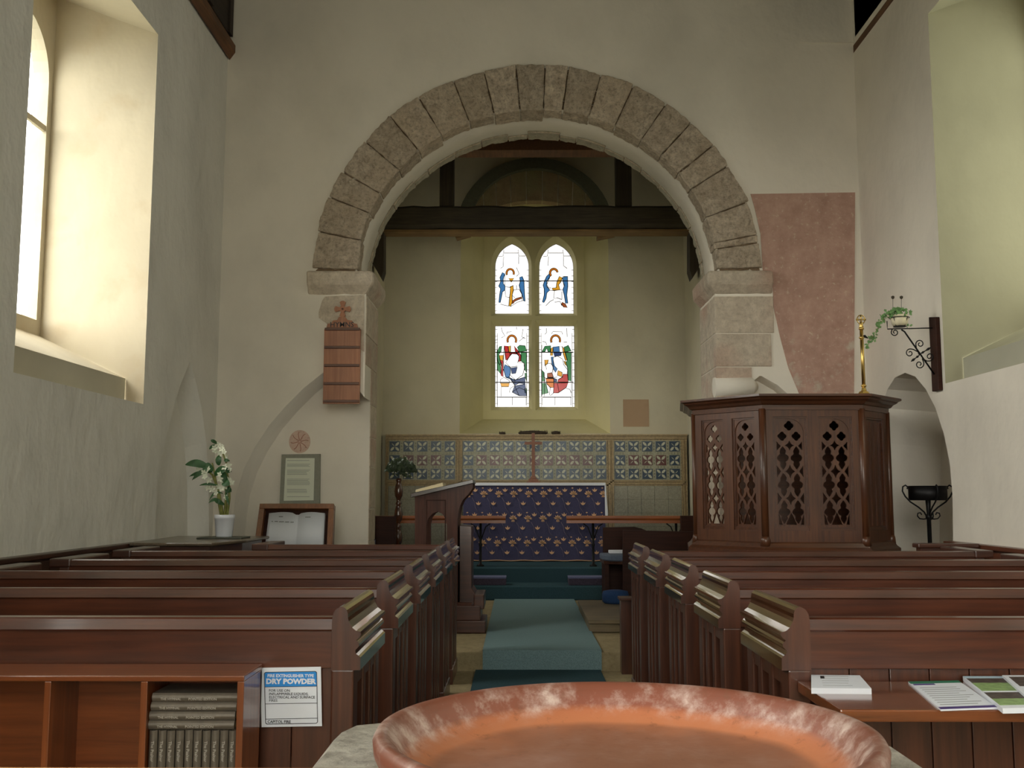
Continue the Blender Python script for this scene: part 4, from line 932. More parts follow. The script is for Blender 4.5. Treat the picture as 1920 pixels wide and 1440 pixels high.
mb.lathe([(r*1.005, z-z0_) for r, z in prof], (0, 0, 0), 96)
o = mb.build('terracotta_bowl', M_TERRA); o.location = (bx, by, z0_); tag(o, 'wide shallow terracotta bowl with white limescale resting on the font', 'bowl')

# ledge in the very foreground
pl_ = PY(960, 1433.5, .30)
ld = thing('wooden_ledge', 'pale orange wooden ledge running along the bottom edge of the view', 'ledge', (0, .27, 0))
mb = MB(); mb.box(-.45, .45, .24, .30, pl_.z-.03, pl_.z, bev=.004); mb.build('rail', wood('ledge_wood', (196, 128, 66), (226, 164, 100), 'X', .4, .2), ld)
for x in (-.42, .39):
    mb = MB(); mb.box(x, x+.03, .25, .29, 0, pl_.z-.03); mb.build('post', M_SHELFZ, ld)
# ================================================================== LECTERN
YL = 8.45
def q2(pts, Y): return [(p.x, p.z) for p in (PY(x, y, Y) for x, y in pts)]
base = PY(825, 1000, YL)
le = thing('lectern', 'brown wooden lectern with a sloping top and arched side opening left of the altar', 'lectern', (base.x, YL+.2, ZPLAT))
side = [(778, 924), (868, 903), (886, 903), (887, 914), (879, 926), (868, 937), (861, 952), (858, 975), (858, 1130), (884, 1130), (884, 1190), (778, 1190)]
arch = [(800, 1100), (800, 985), (803, 972), (811, 963), (820, 959), (829, 963), (835, 972), (838, 985), (838, 1100)]
for dy in (0, .40):
    mb = MB(); mb.plate(q2(side, YL), [q2(arch, YL)], EXZ(YL+dy), EXZ(YL+dy+.035)); mb.build('side_panel', M_LECT, le)
mb = MB(); mb.plate(q2([(799, 937), (836, 937), (836, 1100), (799, 1100)], YL), [q2([(801, 939), (834, 939), (834, 1098), (801, 1098)], YL)], EXZ(YL-.003), EXZ(YL)); mb.build('incised_border', M_DARK, le)
xx = [PY(x, 1000, YL).x for x in (840, 858, 884)]
mb = MB(); mb.box(xx[1]-.02, xx[1], YL+.035, YL+.40, ZPLAT+.02, PY(858, 950, YL).z); mb.build('front_board', M_LECT, le)
p0 = PY(771, 925, YL); p1 = PY(887, 899, YL); 
mb = MB(); mb.prism([(p0.x, p0.z), (p1.x, p1.z), (p1.x+.004, p1.z-.03), (p0.x, p0.z-.035)], EXZ(YL-.03), EXZ(YL+.47)); mb.build('sloping_top', wood('lectern_top', (48, 36, 28), (74, 56, 44), 'X', .3, .4), le, bevel=.003)
mb = MB(); a = PY(862, 985, YL).z
mb.prism(q2([(861, 985), (884, 987), (884, 1104), (893, 1118), (905, 1126), (905, 1136), (861, 1136)], YL), EXZ(YL+.04), EXZ(YL+.40)); mb.build('front_post', M_PEWD, le, bevel=.004)
mb = MB(); x0 = PY(776, 1000, YL).x; x1 = PY(911, 1000, YL).x
mb.box(x0, x1, YL-.02, YL+.46, ZPLAT, ZPLAT+.10, bev=.008); mb.box(PY(860, 1, YL).x, PY(905, 1, YL).x, YL-.01, YL+.45, ZPLAT+.10, ZPLAT+.22, bev=.008); mb.box(PY(893, 1, YL).x, PY(911, 1, YL).x, YL, YL+.44, ZPLAT+.19, ZPLAT+.31, bev=.008)
mb.build('plinth', M_PEWD, le)
d = (p1-p0).normalized(); nrm = Vector((-d.z, 0, d.x)); s0 = p0+d*.035+nrm*.001
bo = thing('open_book', 'cream paged book lying open on the sloping lectern top', 'book', tuple(s0+Vector((.1, .2, 0))))
mb = MB(); L = .235; th = .03
mb.prism([((s0+d*a+nrm*b).x, (s0+d*a+nrm*b).z) for a, b in ((0, 0), (L, 0), (L, th), (.01, th*.7), (0, th*.5))], EXZ(YL+.03), EXZ(YL+.40)); mb.build('pages', M_PAPERC, bo)

# ================================================================== PULPIT
YPU = 7.7
zt = PY(1520, 766, YPU).z; zbp = PY(1520, 1024, YPU).z
A0 = PY(1303, 900, YPU+.50); A1 = PY(1433, 900, YPU); A2 = PY(1620, 900, YPU); A3 = PY(1668, 900, YPU+.36)
corners = [Vector((A0.x, YPU+.50, 0)), Vector((A1.x, YPU, 0)), Vector((A2.x, YPU, 0)), Vector((A3.x, YPU+.36, 0)), Vector((A3.x, YPU+.95, 0)), Vector((A0.x+.1, YPU+1.15, 0))]
pu = thing('pulpit', 'large carved oak pulpit with pierced tracery panels and a moulded cornice', 'pulpit', ((A1.x+A2.x)/2, YPU+.5, ZPLAT))
cen = sum(corners, Vector())/6
def scaled(off):
    """offset the plan polygon outward by off"""
    n = len(corners); out = []
    for i in range(n):
        a, b, c = corners[i-1], corners[i], corners[(i+1) % n]
        n1 = Vector(((b-a).y, -(b-a).x, 0)).normalized(); n2 = Vector(((c-b).y, -(c-b).x, 0)).normalized()
        m = (n1+n2).normalized(); out.append(b+m*off/max(.4, m.dot(n1)))
    return out
def ringz(off, z): return [Vector((p.x, p.y, z)) for p in scaled(off)]
def prof_ring(name, prof, mat, cap0=True, cap1=True):
    mb = MB(); R = [ringz(o, z) for o, z in prof]
    for a, b in zip(R[:-1], R[1:]): mb.bridge(a, b)
    if cap0: mb.cap(R[0])
    if cap1: mb.cap(R[-1])
    return mb.build(name, mat, pu)
ztop = PY(1520, 738, YPU-.1).z; dz = ztop-zt
prof_ring('cornice', [(-.03, zt-.01), (.012, zt-.01), (.014, zt+dz*.25), (.03, zt+dz*.32), (.045, zt+dz*.5), (.075, zt+dz*.66), (.08, zt+dz*.74), (.105, zt+dz*.84), (.105, ztop), (.0, ztop)], M_PULPX)
prof_ring('base_moulding', [(-.03, zbp-.08), (.06, zbp-.08), (.06, zbp-.03), (.035, zbp-.01), (.015, zbp+.02), (.0, zbp+.03), (-.03, zbp+.03)], M_PULPX)
prof_ring('pedestal', [(-.12, ZPLAT), (-.12, zbp-.08)], M_DARK)
prof_ring('pulpit_floor', [(-.03, zbp-.02), (-.03, zbp)], M_DARK)
def tracery_holes(u0, u1, v0, v1):
    """pierced openings between u0..u1, v0 (bottom)..v1 (top)"""
    w = u1-u0; uc = (u0+u1)/2; per = (v1-v0)*.255; H = []
    def quat(cx, cz, r, rz=None):
        rz = rz or r
        return [(cx+r*(.78+.28*abs(math.cos(2*t)))*math.cos(t), cz+rz*(.78+.28*abs(math.cos(2*t)))*math.sin(t)) for t in (2*PI*i/24 for i in range(24))]
    def dia(cx, cz, rx, rz):
        o = []
        for (ax, az), (bx_, bz) in zip(((rx, 0), (0, rz), (-rx, 0), (0, -rz)), ((0, rz), (-rx, 0), (0, -rz), (rx, 0))):
            for i in range(3):
                t = i/3; k = 1-.28*math.sin(PI*t); o.append((cx+(ax+(bx_-ax)*t)*k, cz+(az+(bz-az)*t)*k))
        return o
    def lobe(cx, cz, r, h):
        def hw(s):
            e = lambda c, k: math.sqrt(max(0, 1-((s-c)/k)**2))
            return max(.56*e(.60, .40) if s < .6 else .56*(1-(s-.6)/.40)**.75, 1.0*e(0, .36), .56*e(-.60, .40) if s > -.6 else .56*(1-(-s-.6)/.40)**.75, .0)
        ss = [-1, -.93, -.84, -.72, -.6, -.48, -.38, -.32, -.24, -.12, 0, .12, .24, .32, .38, .48, .6, .72, .84, .93, 1]
        return [(cx+r*hw(s), cz+h*s) for s in ss[:-1]]+[(cx, cz+h)]+[(cx-r*hw(s), cz+h*s) for s in reversed(ss[1:-1])]
    H.append(quat(uc, v1-.045*1.0-.0, w*.17))
    H.append(quat(uc-w*.26, v1-.125, w*.16)); H.append(quat(uc+w*.26, v1-.125, w*.16))
    H.append(dia(uc, v1-.195, w*.17, .038))
    for s in (-1, 1): H.append([(uc+s*w*.47, v1-.165), (uc+s*w*.47, v1-.235), (uc+s*w*.32, v1-.20)][::s])
    z = v1-.29
    while z-per*.42 > v0+.0:
        for s in (-1, 1): H.append(lobe(uc+s*w*.25, z, w*.215, per*.43))
        zd = z-per*.5
        if zd-.05 > v0+.06:
            H.append(dia(uc, zd, w*.185, .052))
            for s in (-1, 1): H.append([(uc+s*w*.485, zd+.045), (uc+s*w*.485, zd-.045), (uc+s*w*.33, zd)][::s])
        z -= per
    H.append([(uc-w*.2, v0+.008), (uc+w*.2, v0+.008), (uc+w*.16, v0+.03), (uc, v0+.10), (uc-w*.16, v0+.03)])
    for s in (-1, 1): H.append([(uc+s*w*.46, v0+.008), (uc+s*w*.46, v0+.09), (uc+s*w*.40, v0+.06), (uc+s*w*.33, v0+.008)][::s])
    return H
def face(a, b, npan, pierced=True):
    L = (b-a).length; ux = (b-a)/L; nx = Vector((ux.y, -ux.x, 0))
    def fn(d): return lambda u, v: a+ux*u+Vector((0, 0, v))-nx*d
    st = .075; gap = .085; pw = (L-2*st-gap*(npan-1))/npan; v0 = zbp+.115; v1 = zt-.06
    pans = [(st+k*(pw+gap), st+k*(pw+gap)+pw) for k in range(npan)]
    mb = MB(); mb.plate([(0, zbp), (L, zbp), (L, zt), (0, zt)], [[(p, v0), (q, v0), (q, v1), (p, v1)] for p, q in pans], fn(0), fn(.05))
    mb.build('panel_frame', M_PULP, pu)
    for p, q in pans:
        mb = MB(); e = .012
        mb.plate([(p, v0), (q, v0), (q, v1), (p, v1)], [[(p+e, v0+e*2), (q-e, v0+e*2), (q-e, v1-e), (p+e, v1-e)]], fn(.012), fn(.03)); mb.build('moulding', M_PULPX, pu)
        uc = (p+q)/2; w = q-p
        if pierced:
            mb = MB(); inner = earc(uc, v1-e-w*.42, w*.42, w*.40, 0, PI, 14)
            arch_h = [(p+w*.08, v0+.03), (q-w*.08, v0+.03)]+inner
            mb.plate([(p, v0), (q, v0), (q, v1), (p, v1)], [arch_h], fn(.018), fn(.032)); mb.build('arched_surround', M_PULP, pu)
            mb = MB(); mb.plate([(p+w*.04, v0+.02), (q-w*.04, v0+.02)]+earc(uc, v1-e-w*.42, w*.46, w*.44, 0, PI, 14), tracery_holes(p+w*.1, q-w*.1, v0+.035, v1-e-.012), fn(.026), fn(.042)); mb.build('pierced_tracery', M_PULP, pu)
        else:
            mb = MB(); mb.prism([(p, v0), (q, v0), (q, v1), (p, v1)], fn(.03), fn(.045))
            for i in range(4): mb.prism([(p+w*(i+.4)/4, v0+.03), (p+w*(i+.6)/4, v0+.03), (p+w*(i+.6)/4, v1-.03), (p+w*(i+.4)/4, v1-.03)], fn(.02), fn(.03))
            mb.build('solid_panel', M_PULP, pu)
face(corners[0], corners[1], 2); face(corners[1], corners[2], 2); face(corners[2], corners[3], 1, False); face(corners[3], corners[4], 2, False)
for c, r in ((corners[1], .028), (corners[2], .028), (corners[3], .022), (corners[0], .02)):
    mb = MB(); mb.lathe([(r, zbp), (r, zt)], (c.x, c.y+.008, 0), 12); mb.lathe([(r*1.5, zbp), (r*1.3, zbp+.05), (r, zbp+.07)], (c.x, c.y+.008, 0), 12); mb.build('corner_shaft', M_PULP, pu)
mb = MB(); xq = PY(1366, 900, YPU+.92).x; mb.box(xq, A3.x-.03, YPU+.90, YPU+.93, zbp, zt); mb.build('back_boards', M_PULPX, pu)
# brass candle standard on the pulpit ledge
pb = PY(1620, 735, YPU+.0); pt = PY(1614, 592, YPU)
cs = thing('brass_cross_staff', 'slim brass staff with a ringed cross top standing on the pulpit cornice', 'staff', (pb.x, YPU+.0, ztop+.0))
zz = ztop; H = pt.z-zz
ax = (pt.x-pb.x)/H
def cpos(h): return Vector((pb.x+ax*h, YPU+.0, zz+h))
mb = MB(); mb.lathe([(.052, 0), (.052, .008), (.04, .014), (.036, .024), (.022, .03), (.018, .045), (.014, .055), (.013, .065)], (pb.x, YPU, zz), 6, smooth=False); mb.build('foot', M_BRASS, cs)
mb = MB(); mb.tube([cpos(.05), cpos(H-.09)], .0135, 12); mb.build('shaft', M_BRASS, cs)
for h in (.07, H-.17, H-.10): 
    mb = MB(); c = cpos(h); mb.lathe([(.012, -.01), (.02, -.006), (.02, .004), (.012, .01)], c, 12); mb.build('knop', M_BRASS, cs)
mb = MB(); c = cpos(H-.075); mb.lathe([(.012, -.025), (.018, -.012), (.014, 0), (.016, .012), (.003, .035)], c, 12); mb.build('finial', M_BRASS, cs)
c = cpos(H-.03)
mb = MB(); mb.tube([c+Vector((.03*math.cos(t*PI/12), 0, .034*math.sin(t*PI/12))) for t in range(24)], .004, 6, closed=True)
for t in (0, 1, 2, 3): mb.tube([c, c+Vector((.036*math.cos(t*PI/2), 0, .036*math.sin(t*PI/2)))], [.004, .009], 6)
mb.build('ringed_cross', M_BRASS, cs)
mb = MB(); c = cpos(H-.165); mb.tube([c, c+Vector((.02, -.01, .004)), c+Vector((.045, -.01, -.012))], [.008, .012, .003], 6); mb.build('thumb_screw', M_IRON, cs)

# ================================================================== RIGHT WALL BRACKET with ivy
xw = XR; pa = PX(1751, 592, xw-.02); pc = PX(1757, 733, xw-.02); yb = (pa.y+pc.y)/2
br = thing('wall_bracket', 'black scrolled iron bracket on a dark wooden back board on the right wall', 'bracket', (xw, yb, pc.z))
mb = MB(); zt_, zb_ = pa.z, pc.z
mb.prism([(yb-.06, zb_), (yb+.06, zb_), (yb+.06, zt_), (yb-.06, zt_-.02)], EYZ(xw-.035), EYZ(xw)); mb.build('back_board', M_DARK, br, bevel=.004)
YBk = yb
def bp(x, y): return PY(x, y, YBk)
mb = MB(); mb.tube([bp(1750, 615), bp(1664, 617), bp(1663, 602)], .0042, 6); mb.build('arm', M_IRON, br)
mb = MB(); mb.tube([bp(1690, 618), bp(1696, 622), bp(1752, 702)], .006, 6); mb.build('stay', M_IRON, br)
def spiral(c, r0, r1, t0, turns, n=22): return [(c[0]+(r0+(r1-r0)*i/n)*math.cos(t0+turns*2*PI*i/n), c[1]+(r0+(r1-r0)*i/n)*math.sin(t0+turns*2*PI*i/n)) for i in range(n+1)]
for path in ([(1673, 617)]+spiral((1678, 623), 7, 2, PI, -1.2), [(1724, 666), (1718, 652)]+spiral((1725, 645), 8, 2, PI, 1.2), [(1722, 660), (1712, 655)]+spiral((1706, 662), 8, 2, -PI/2+.3, -1.2),
             [(1729, 672), (1738, 677)]+spiral((1743, 669), 8, 2, PI/2, -1.2), [(1729, 672), (1732, 680)]+spiral((1724, 683), 8, 2, 0, 1.2)):
    mb = MB(); mb.tube([bp(*p) for p in path], .0042, 6); mb.build('scroll', M_IRON, br)
for (ax_, ay), (bx_, by_) in (((1725, 664), (1746, 651)), ((1724, 666), (1708, 678))):
    mb = MB(); n = 8; mb.tube([bp(ax_+(bx_-ax_)*i/n, ay+(by_-ay)*i/n) for i in range(n+1)], [.004, .005, .010, .005, .004, .008, .011, .006, .002], 6); mb.build('twisted_spike', M_IRON, br)
pc_ = bp(1687, 612); mb = MB(); R = .062
mb.lathe([(R*.75, .0), (R*.78, .004)], (pc_.x, YBk, pc_.z-.004), 20)
mb.tube([(pc_.x+R*1.15*math.cos(t*PI/12), YBk+R*1.15*math.sin(t*PI/12), pc_.z+.065) for t in range(24)], .003, 5, closed=True)
for t in range(4): mb.tube([(pc_.x+R*.7*math.cos(t*PI/2+.6), YBk+R*.7*math.sin(t*PI/2+.6), pc_.z), (pc_.x+R*1.15*math.cos(t*PI/2+.6), YBk+R*1.15*math.sin(t*PI/2+.6), pc_.z+.065)], .003, 5)
mb.build('pot_ring', M_IRON, br)
iv = thing('potted_ivy', 'trailing ivy in a cream pot held by the wall bracket', 'potted plant', (pc_.x, YBk, pc_.z))
mb = MB(); mb.lathe([(R*.72, .002), (R*.95, .02), (R*1.02, .05), (R*1.0, .085), (R*.9, .085), (R*.85, .07), (.001, .07)], (pc_.x, YBk, pc_.z), 24); mb.build('pot', solid('cream_pot', (214, 204, 176), .35, var=.15, nscale=20), iv)
def leaf_at(mb, p, size, rg, pts=5, m=None, tilt=1.0):
    """lobed ivy leaf"""
    n = Vector((rg.uniform(-1, 1)*tilt, -1.2+rg.uniform(-.5, .5), rg.uniform(-.2, 1)*tilt)).normalized(); u = n.orthogonal().normalized(); w = n.cross(u); a0 = rg.uniform(0, 2*PI)
    vs = [Vector(p)+n*size*.12]; k = 10
    for i in range(k):
        t = a0+2*PI*i/k; r = size*(1.0 if i % 2 == 0 else .55); vs.append(Vector(p)+(u*math.cos(t)+w*math.sin(t))*r)
    mb.add(vs, [(0, 1+i, 1+(i+1) % k) for i in range(k)], m=m)
rg = random.Random(5); mb = MB()
for i in range(130):
    a = rg.uniform(0, 2*PI); r = rg.uniform(0, .075); leaf_at(mb, (pc_.x-.01+r*1.3*math.cos(a), YBk+r*math.sin(a), pc_.z+.085+rg.uniform(0, .06)-r*.2), rg.uniform(.010, .017), rg, m=0)
for tr in ([(1672, 590), (1655, 600), (1645, 615), (1640, 628), (1630, 640), (1626, 655)], [(1670, 585), (1658, 592), (1650, 605), (1646, 612)], [(1636, 630), (1641, 638)], [(1700, 608), (1708, 612)]):
    for (xa, ya), (xb, yb_) in zip(tr[:-1], tr[1:]):
        for i in range(9):
            t = i/9; p = bp(xa+(xb-xa)*t+rg.uniform(-5, 5), ya+(yb_-ya)*t+rg.uniform(-4, 4)); leaf_at(mb, (p.x, p.y+rg.uniform(-.02, .02), p.z), rg.uniform(.009, .016), rg, m=0)
mb.build('leaves', M_IVY, iv)
mb = MB(); mb.tube([bp(x, y) for x, y in ((1675, 590), (1655, 600), (1643, 620), (1630, 640), (1626, 655))], .002, 5); mb.build('trailing_stem', M_STEM, iv)
mb = MB()
for x, y, sx_ in ((1674, 580, .0), (1690, 578, .01)):
    p = bp(x, y); q = bp(x, 558); mb.tube([p, q], .0018, 5); mb.lathe([(.002, -.012), (.012, -.004), (.013, .008), (.003, .014)], q, 8)
mb.build('dry_flower_heads', M_DRIED, iv)
# ================================================================== IRON STAND in the right recess
pS = PY(1741, 960, 7.85); ys = 7.85
k_ = ys*.994/F
stn = thing('iron_plant_stand', 'black iron stand with a round drum and scrolled arms in the right wall recess', 'plant stand', (pS.x, ys, 0))
zT = PY(1740, 911, ys).z; zB = PY(1740, 938, ys).z; rD = 34*k_
mb = MB(); mb.lathe([(rD, zB), (rD, zT), (rD-.006, zT), (rD-.006, zB+.02), (.001, zB+.02)], (pS.x, ys, 0), 32); mb.build('drum', M_IRON, stn)
mb = MB(); zc2 = PY(1740, 966, ys).z
mb.lathe([(.016, 0), (.016, zc2-.03), (.024, zc2-.02), (.024, zc2), (.014, zc2+.01), (.02, zB), (.02, zB+.02)], (pS.x, ys, 0), 12); mb.build('stem', M_IRON, stn)
mb = MB(); mb.lathe([(.13, 0), (.12, .02), (.03, .05)], (pS.x, ys, 0), 20); mb.build('foot', M_IRON, stn)
for dx, dy in ((1, 0), (-1, 0), (0, -1)):
    path = [(4, -30), (8, -22), (18, -13), (33, -3), (42, 7), (47, 17), (46, 25), (41, 28), (37, 25), (38, 21)]
    mb = MB(); zref = PY(1740, 938, ys).z
    mb.tube([(pS.x+dx*a*k_, ys+dy*a*k_, zref+b*k_) for a, b in path], .006, 6); mb.build('scroll_arm', M_IRON, stn)
    path = [(3, -34), (10, -35), (17, -34), (21, -29), (20, -24), (15, -23), (13, -27)]
    mb = MB(); mb.tube([(pS.x+dx*a*k_, ys+dy*a*k_, zref+b*k_) for a, b in path], .005, 6); mb.build('lower_scroll', M_IRON, stn)

# ================================================================== HYMN BOARD
yh = YW-.035; a = PY(608, 617, yh); b = PY(674, 757, yh)
hb = thing('hymn_board', 'orange brown wooden hymn board with a cross top left of the chancel arch', 'hymn board', ((a.x+b.x)/2, YW, b.z))
mb = MB(); mb.box(a.x, b.x, yh, YW, b.z, a.z, bev=.002); mb.build('back_board', M_HYMN, hb)
for y in (617, 651, 685, 719, 752):
    z = PY(640, y, yh).z; mb = MB(); mb.box(a.x+.006, b.x-.006, yh-.016, yh, z-.013, z+.011, bev=.004); mb.build('ledge', M_HYMND, hb)
mb = MB(); px_ = [(612, 614), (614, 607), (621, 606), (624, 601), (632, 600), (636, 594), (647, 594), (652, 600), (660, 601), (663, 606), (669, 607), (671, 614)]
mb.prism(q2(px_, yh+.01), EXZ(yh+.01), EXZ(yh+.03)); mb.build('crest', M_HYMN, hb)
mb = MB(); c = PY(642, 579, yh); R1 = .074
for t in range(4):
    a0 = t*PI/2; rot = lambda u, v: (c.x+u*math.cos(a0)-v*math.sin(a0), c.z+u*math.sin(a0)+v*math.cos(a0))
    mb.prism([rot(.012, -.010), rot(R1*.85, -.028), rot(R1, -.015), rot(R1*1.04, 0), rot(R1, .015), rot(R1*.85, .028), rot(.012, .010)], EXZ(yh+.008), EXZ(yh+.026))
mb.prism([(c.x+.03*math.cos(t*PI/10), c.z+.03*math.sin(t*PI/10)) for t in range(20)], EXZ(yh+.004), EXZ(yh+.026))
mb.build('cross', M_HYMN, hb)
mb = MB(); mb.lathe([(.010, 0), (.008, .004), (.001, .006)], (0, 0, 0), 12); mb.xf(Matrix.Translation((c.x, yh+.004, c.z)) @ Matrix.Rotation(PI/2, 4, 'X')); mb.build('boss', M_HYMND, hb)
p = PY(641, 613, yh+.01); text(hb, 'HYMNS', .066, (p.x, yh+.008, p.z), M_INK, align='CENTER', bold=.0006)
# ================================================================== NOTICE ON GREY BOARD
yn = YW+ND; Y2 = yn-.045
def nq(pts, Y): return q2(pts, Y)
ntc = thing('framed_notice', 'typed white notice mounted on a grey board below the pink roundel', 'notice', (PY(562, 943, Y2).x, Y2, PY(562, 943, Y2).z))
mb = MB(); mb.prism(nq([(528, 852), (600, 851), (599, 945), (524, 945)], Y2), EXZ(Y2), EXZ(Y2+.04)); mb.build('board', M_SLATE, ntc)
mb = MB(); mb.prism(nq([(536, 859), (590, 859), (588, 938), (532, 939)], Y2), EXZ(Y2-.003), EXZ(Y2)); mb.build('sheet', solid('ivory_paper', (216, 220, 202), .6), ntc)
mb = MB(); rg = random.Random(4)
for blk, (v0, v1) in enumerate(((863, 865), (870, 875), (881, 890), (898, 910), (917, 925), (931, 933))):
    y = v0
    while y <= v1: 
        e = 582-rg.random()*8; mb.prism(nq([(538, y), (e, y), (e, y+.6), (538, y+.6)], Y2-.003), EXZ(Y2-.0036), EXZ(Y2-.003)); y += 2.1
mb.build('typed_lines', M_INKL, ntc)
# ================================================================== CASE WITH OPEN BOOK
yc = 8.75
cb = thing('book_display_case', 'sloping wooden case holding a large open book of white pages', 'display case', (PY(552, 1000, yc).x, yc, 0))
C0, C1, C2, C3 = PY(487, 944, yc+.14), PY(626, 944, yc+.14), PY(622, 1040, yc), PY(474, 1040, yc)
def cu(u, v, d=0):
    p = C0.lerp(C1, u).lerp(C3.lerp(C2, u), v); nn = (C1-C0).cross(C3-C0).normalized()
    if nn.y > 0: nn = -nn
    return p+nn*(-d)
def slab(mb, u0, v0, u1, v1, d0, d1, m=None):
    P = [(u0, v0), (u1, v0), (u1, v1), (u0, v1)]; mb.prism(P, lambda a, b: cu(a, b, d0), lambda a, b: cu(a, b, d1), m=m)
mb = MB(); slab(mb, 0, 0, 1, 1, .07, .085); mb.build('back', M_DARK, cb)
for u0, v0, u1, v1 in ((0, 0, 1, .10), (0, .10, .07, 1), (.93, .10, 1, 1), (.07, .95, .93, 1)):
    mb = MB(); slab(mb, u0, v0, u1, v1, 0, .07); mb.build('rim', M_CASE, cb, bevel=.003)
mb = MB(); mb.box(C3.x+.02, C2.x-.02, yc+.0, yc+.22, 0, C3.z+.02); mb.build('stand', M_DARK, cb)
ob = thing('open_book', 'large open book with white pages inside the sloping wooden case', 'book', tuple(cu(.5, .9, .05)))
for (u0, u1, s) in ((.13, .52, 1), (.52, .88, -1)):
    mb = MB(); n = 10; F_ = []; G_ = []
    for i in range(n+1):
        t = i/n; u = u0+(u1-u0)*t; tt = t if s < 0 else 1-t
        d = .045-.022*math.sin(min(1, tt*1.3)*PI*.75)**.8 if tt > 0 else .045
        F_.append(cu(u, .175+(.02 if s > 0 else .02)*math.sin(tt*PI)*-1+(.03 if tt < .1 else 0), d)); G_.append(cu(u, .94, d))
    mb.bridge(F_, G_, closed=False, smooth=True); mb.bridge(F_, [cu(u0+(u1-u0)*i/n, .18, .066) for i in range(n+1)], closed=False); mb.bridge(G_, [cu(u0+(u1-u0)*i/n, .94, .066) for i in range(n+1)], closed=False)
    e = F_[0] if s > 0 else F_[-1]; g = G_[0] if s > 0 else G_[-1]; uu = u0 if s > 0 else u1
    mb.add([e, g, cu(uu, .94, .066), cu(uu, .18, .066)], [(0, 1, 2, 3)]); mb.build('page', M_PAPER, ob)
mb = MB(); rg = random.Random(2)
for u, v, w_ in ((.27, .24, .06), (.18, .335, .02), (.22, .335, .05), (.28, .34, .07), (.36, .345, .06), (.43, .35, .05), (.62, .25, .08)):
    slab(mb, u, v, u+w_*.9, v+.014, .0195 if u < .5 else .0205, .021)
mb.build('printed_line', M_INKL, ob)
# ================================================================== CUPBOARD AND ORCHID
zc3 = .93
cp = [PZ(x, y, zc3) for x, y in ((473, 1010), (388, 1019.5))]
xc1 = cp[0].x; yc0 = 7.02; yc1 = 8.25
cb2 = thing('corner_cupboard', 'low dark cupboard with an overhanging top in the left front corner', 'cupboard', ((XL+.08+xc1)/2, 7.6, 0))
mb = MB(); mb.prism([(XL+.08, yc0), (PZ(388, 1019.5, zc3).x, yc0), (xc1, 7.55), (xc1, yc1), (XL+.0, yc1)], EXY(zc3-.022), EXY(zc3)); mb.build('top', wood('cupboard_top', (84, 72, 58), (112, 98, 80), 'Y', .35, .4), cb2, bevel=.006)
mb = MB(); mb.prism([(XL+.09, yc0+.05), (PZ(388, 1019.5, zc3).x-.03, yc0+.05), (xc1-.05, 7.62), (xc1-.05, yc1-.05), (XL+.09, yc1-.05)], EXY(.0), EXY(zc3-.022)); mb.build('body', M_PEWD, cb2)
mb = MB(); mb.box(XL+.14, PZ(388, 1019.5, zc3).x-.06, yc0+.035, yc0+.05, .15, zc3-.05, bev=.004); mb.build('door', M_PEWZ, cb2)
po = PZ(420, 1006.5, zc3+.012)
mb = MB(); mb.box(po.x-.17, po.x+.17, po.y-.13, po.y+.12, zc3, zc3+.012, bev=.004)
single(mb, 'dark_mat', solid('dark_slate_mat', (70, 72, 62), .6), (po.x, po.y, zc3), 'flat dark mat under the white flower pot', 'mat')
kk_ = po.y*.994/F
orc = thing('potted_orchid', 'white flowering orchid in a white pot on the corner cupboard', 'potted plant', (po.x, po.y, zc3+.012))
r1 = 19*kk_; r0 = 14.5*kk_; hp = 41*kk_
mb = MB(); mb.lathe([(r0, 0), (r0*1.06, .01), (r1*.94, hp*.8), (r1, hp*.82), (r1, hp), (r1*.93, hp), (r1*.85, hp*.85), (.001, hp*.85)], (po.x, po.y, zc3+.012), 28); mb.build('pot', M_POT, orc)
def op(x, y, dy=0): p = PY(x, y, po.y+dy); return p
rg = random.Random(9)
stems = [[(418, 966), (412, 930), (405, 905), (402, 885), (398, 868)], [(422, 966), (424, 930), (424, 900), (425, 870), (416, 845), (410, 832)], [(426, 966), (430, 935), (430, 905), (424, 880)], [(415, 966), (410, 940), (408, 915), (398, 890), (380, 876)]]
for s_ in stems:
    mb = MB(); mb.tube([op(x, y) for x, y in s_], [.011, .010, .009, .007, .005, .004][:len(s_)], 7); mb.build('stem', M_STEM, orc)
def long_leaf(pa, pb, w, sag, name='leaf', m=M_LEAF):
    mb = MB(); n = 8; A_ = []; B_ = []; d = (pb-pa); sd = d.cross(Vector((0, -1, .25))).normalized()
    for i in range(n+1):
        t = i/n; p = pa+d*t+Vector((0, -.02*math.sin(PI*t), sag*math.sin(PI*t))); ww = w*math.sin(PI*min(1, .08+t*.92))**.7
        A_.append(p+sd*ww); B_.append(p-sd*ww)
    mid = [(a+b)/2+Vector((0, .004, -.004)) for a, b in zip(A_, B_)]
    mb.bridge(A_, mid, closed=False, smooth=True); mb.bridge(mid, B_, closed=False, smooth=True)
    o = mb.build(name, m, orc); return o
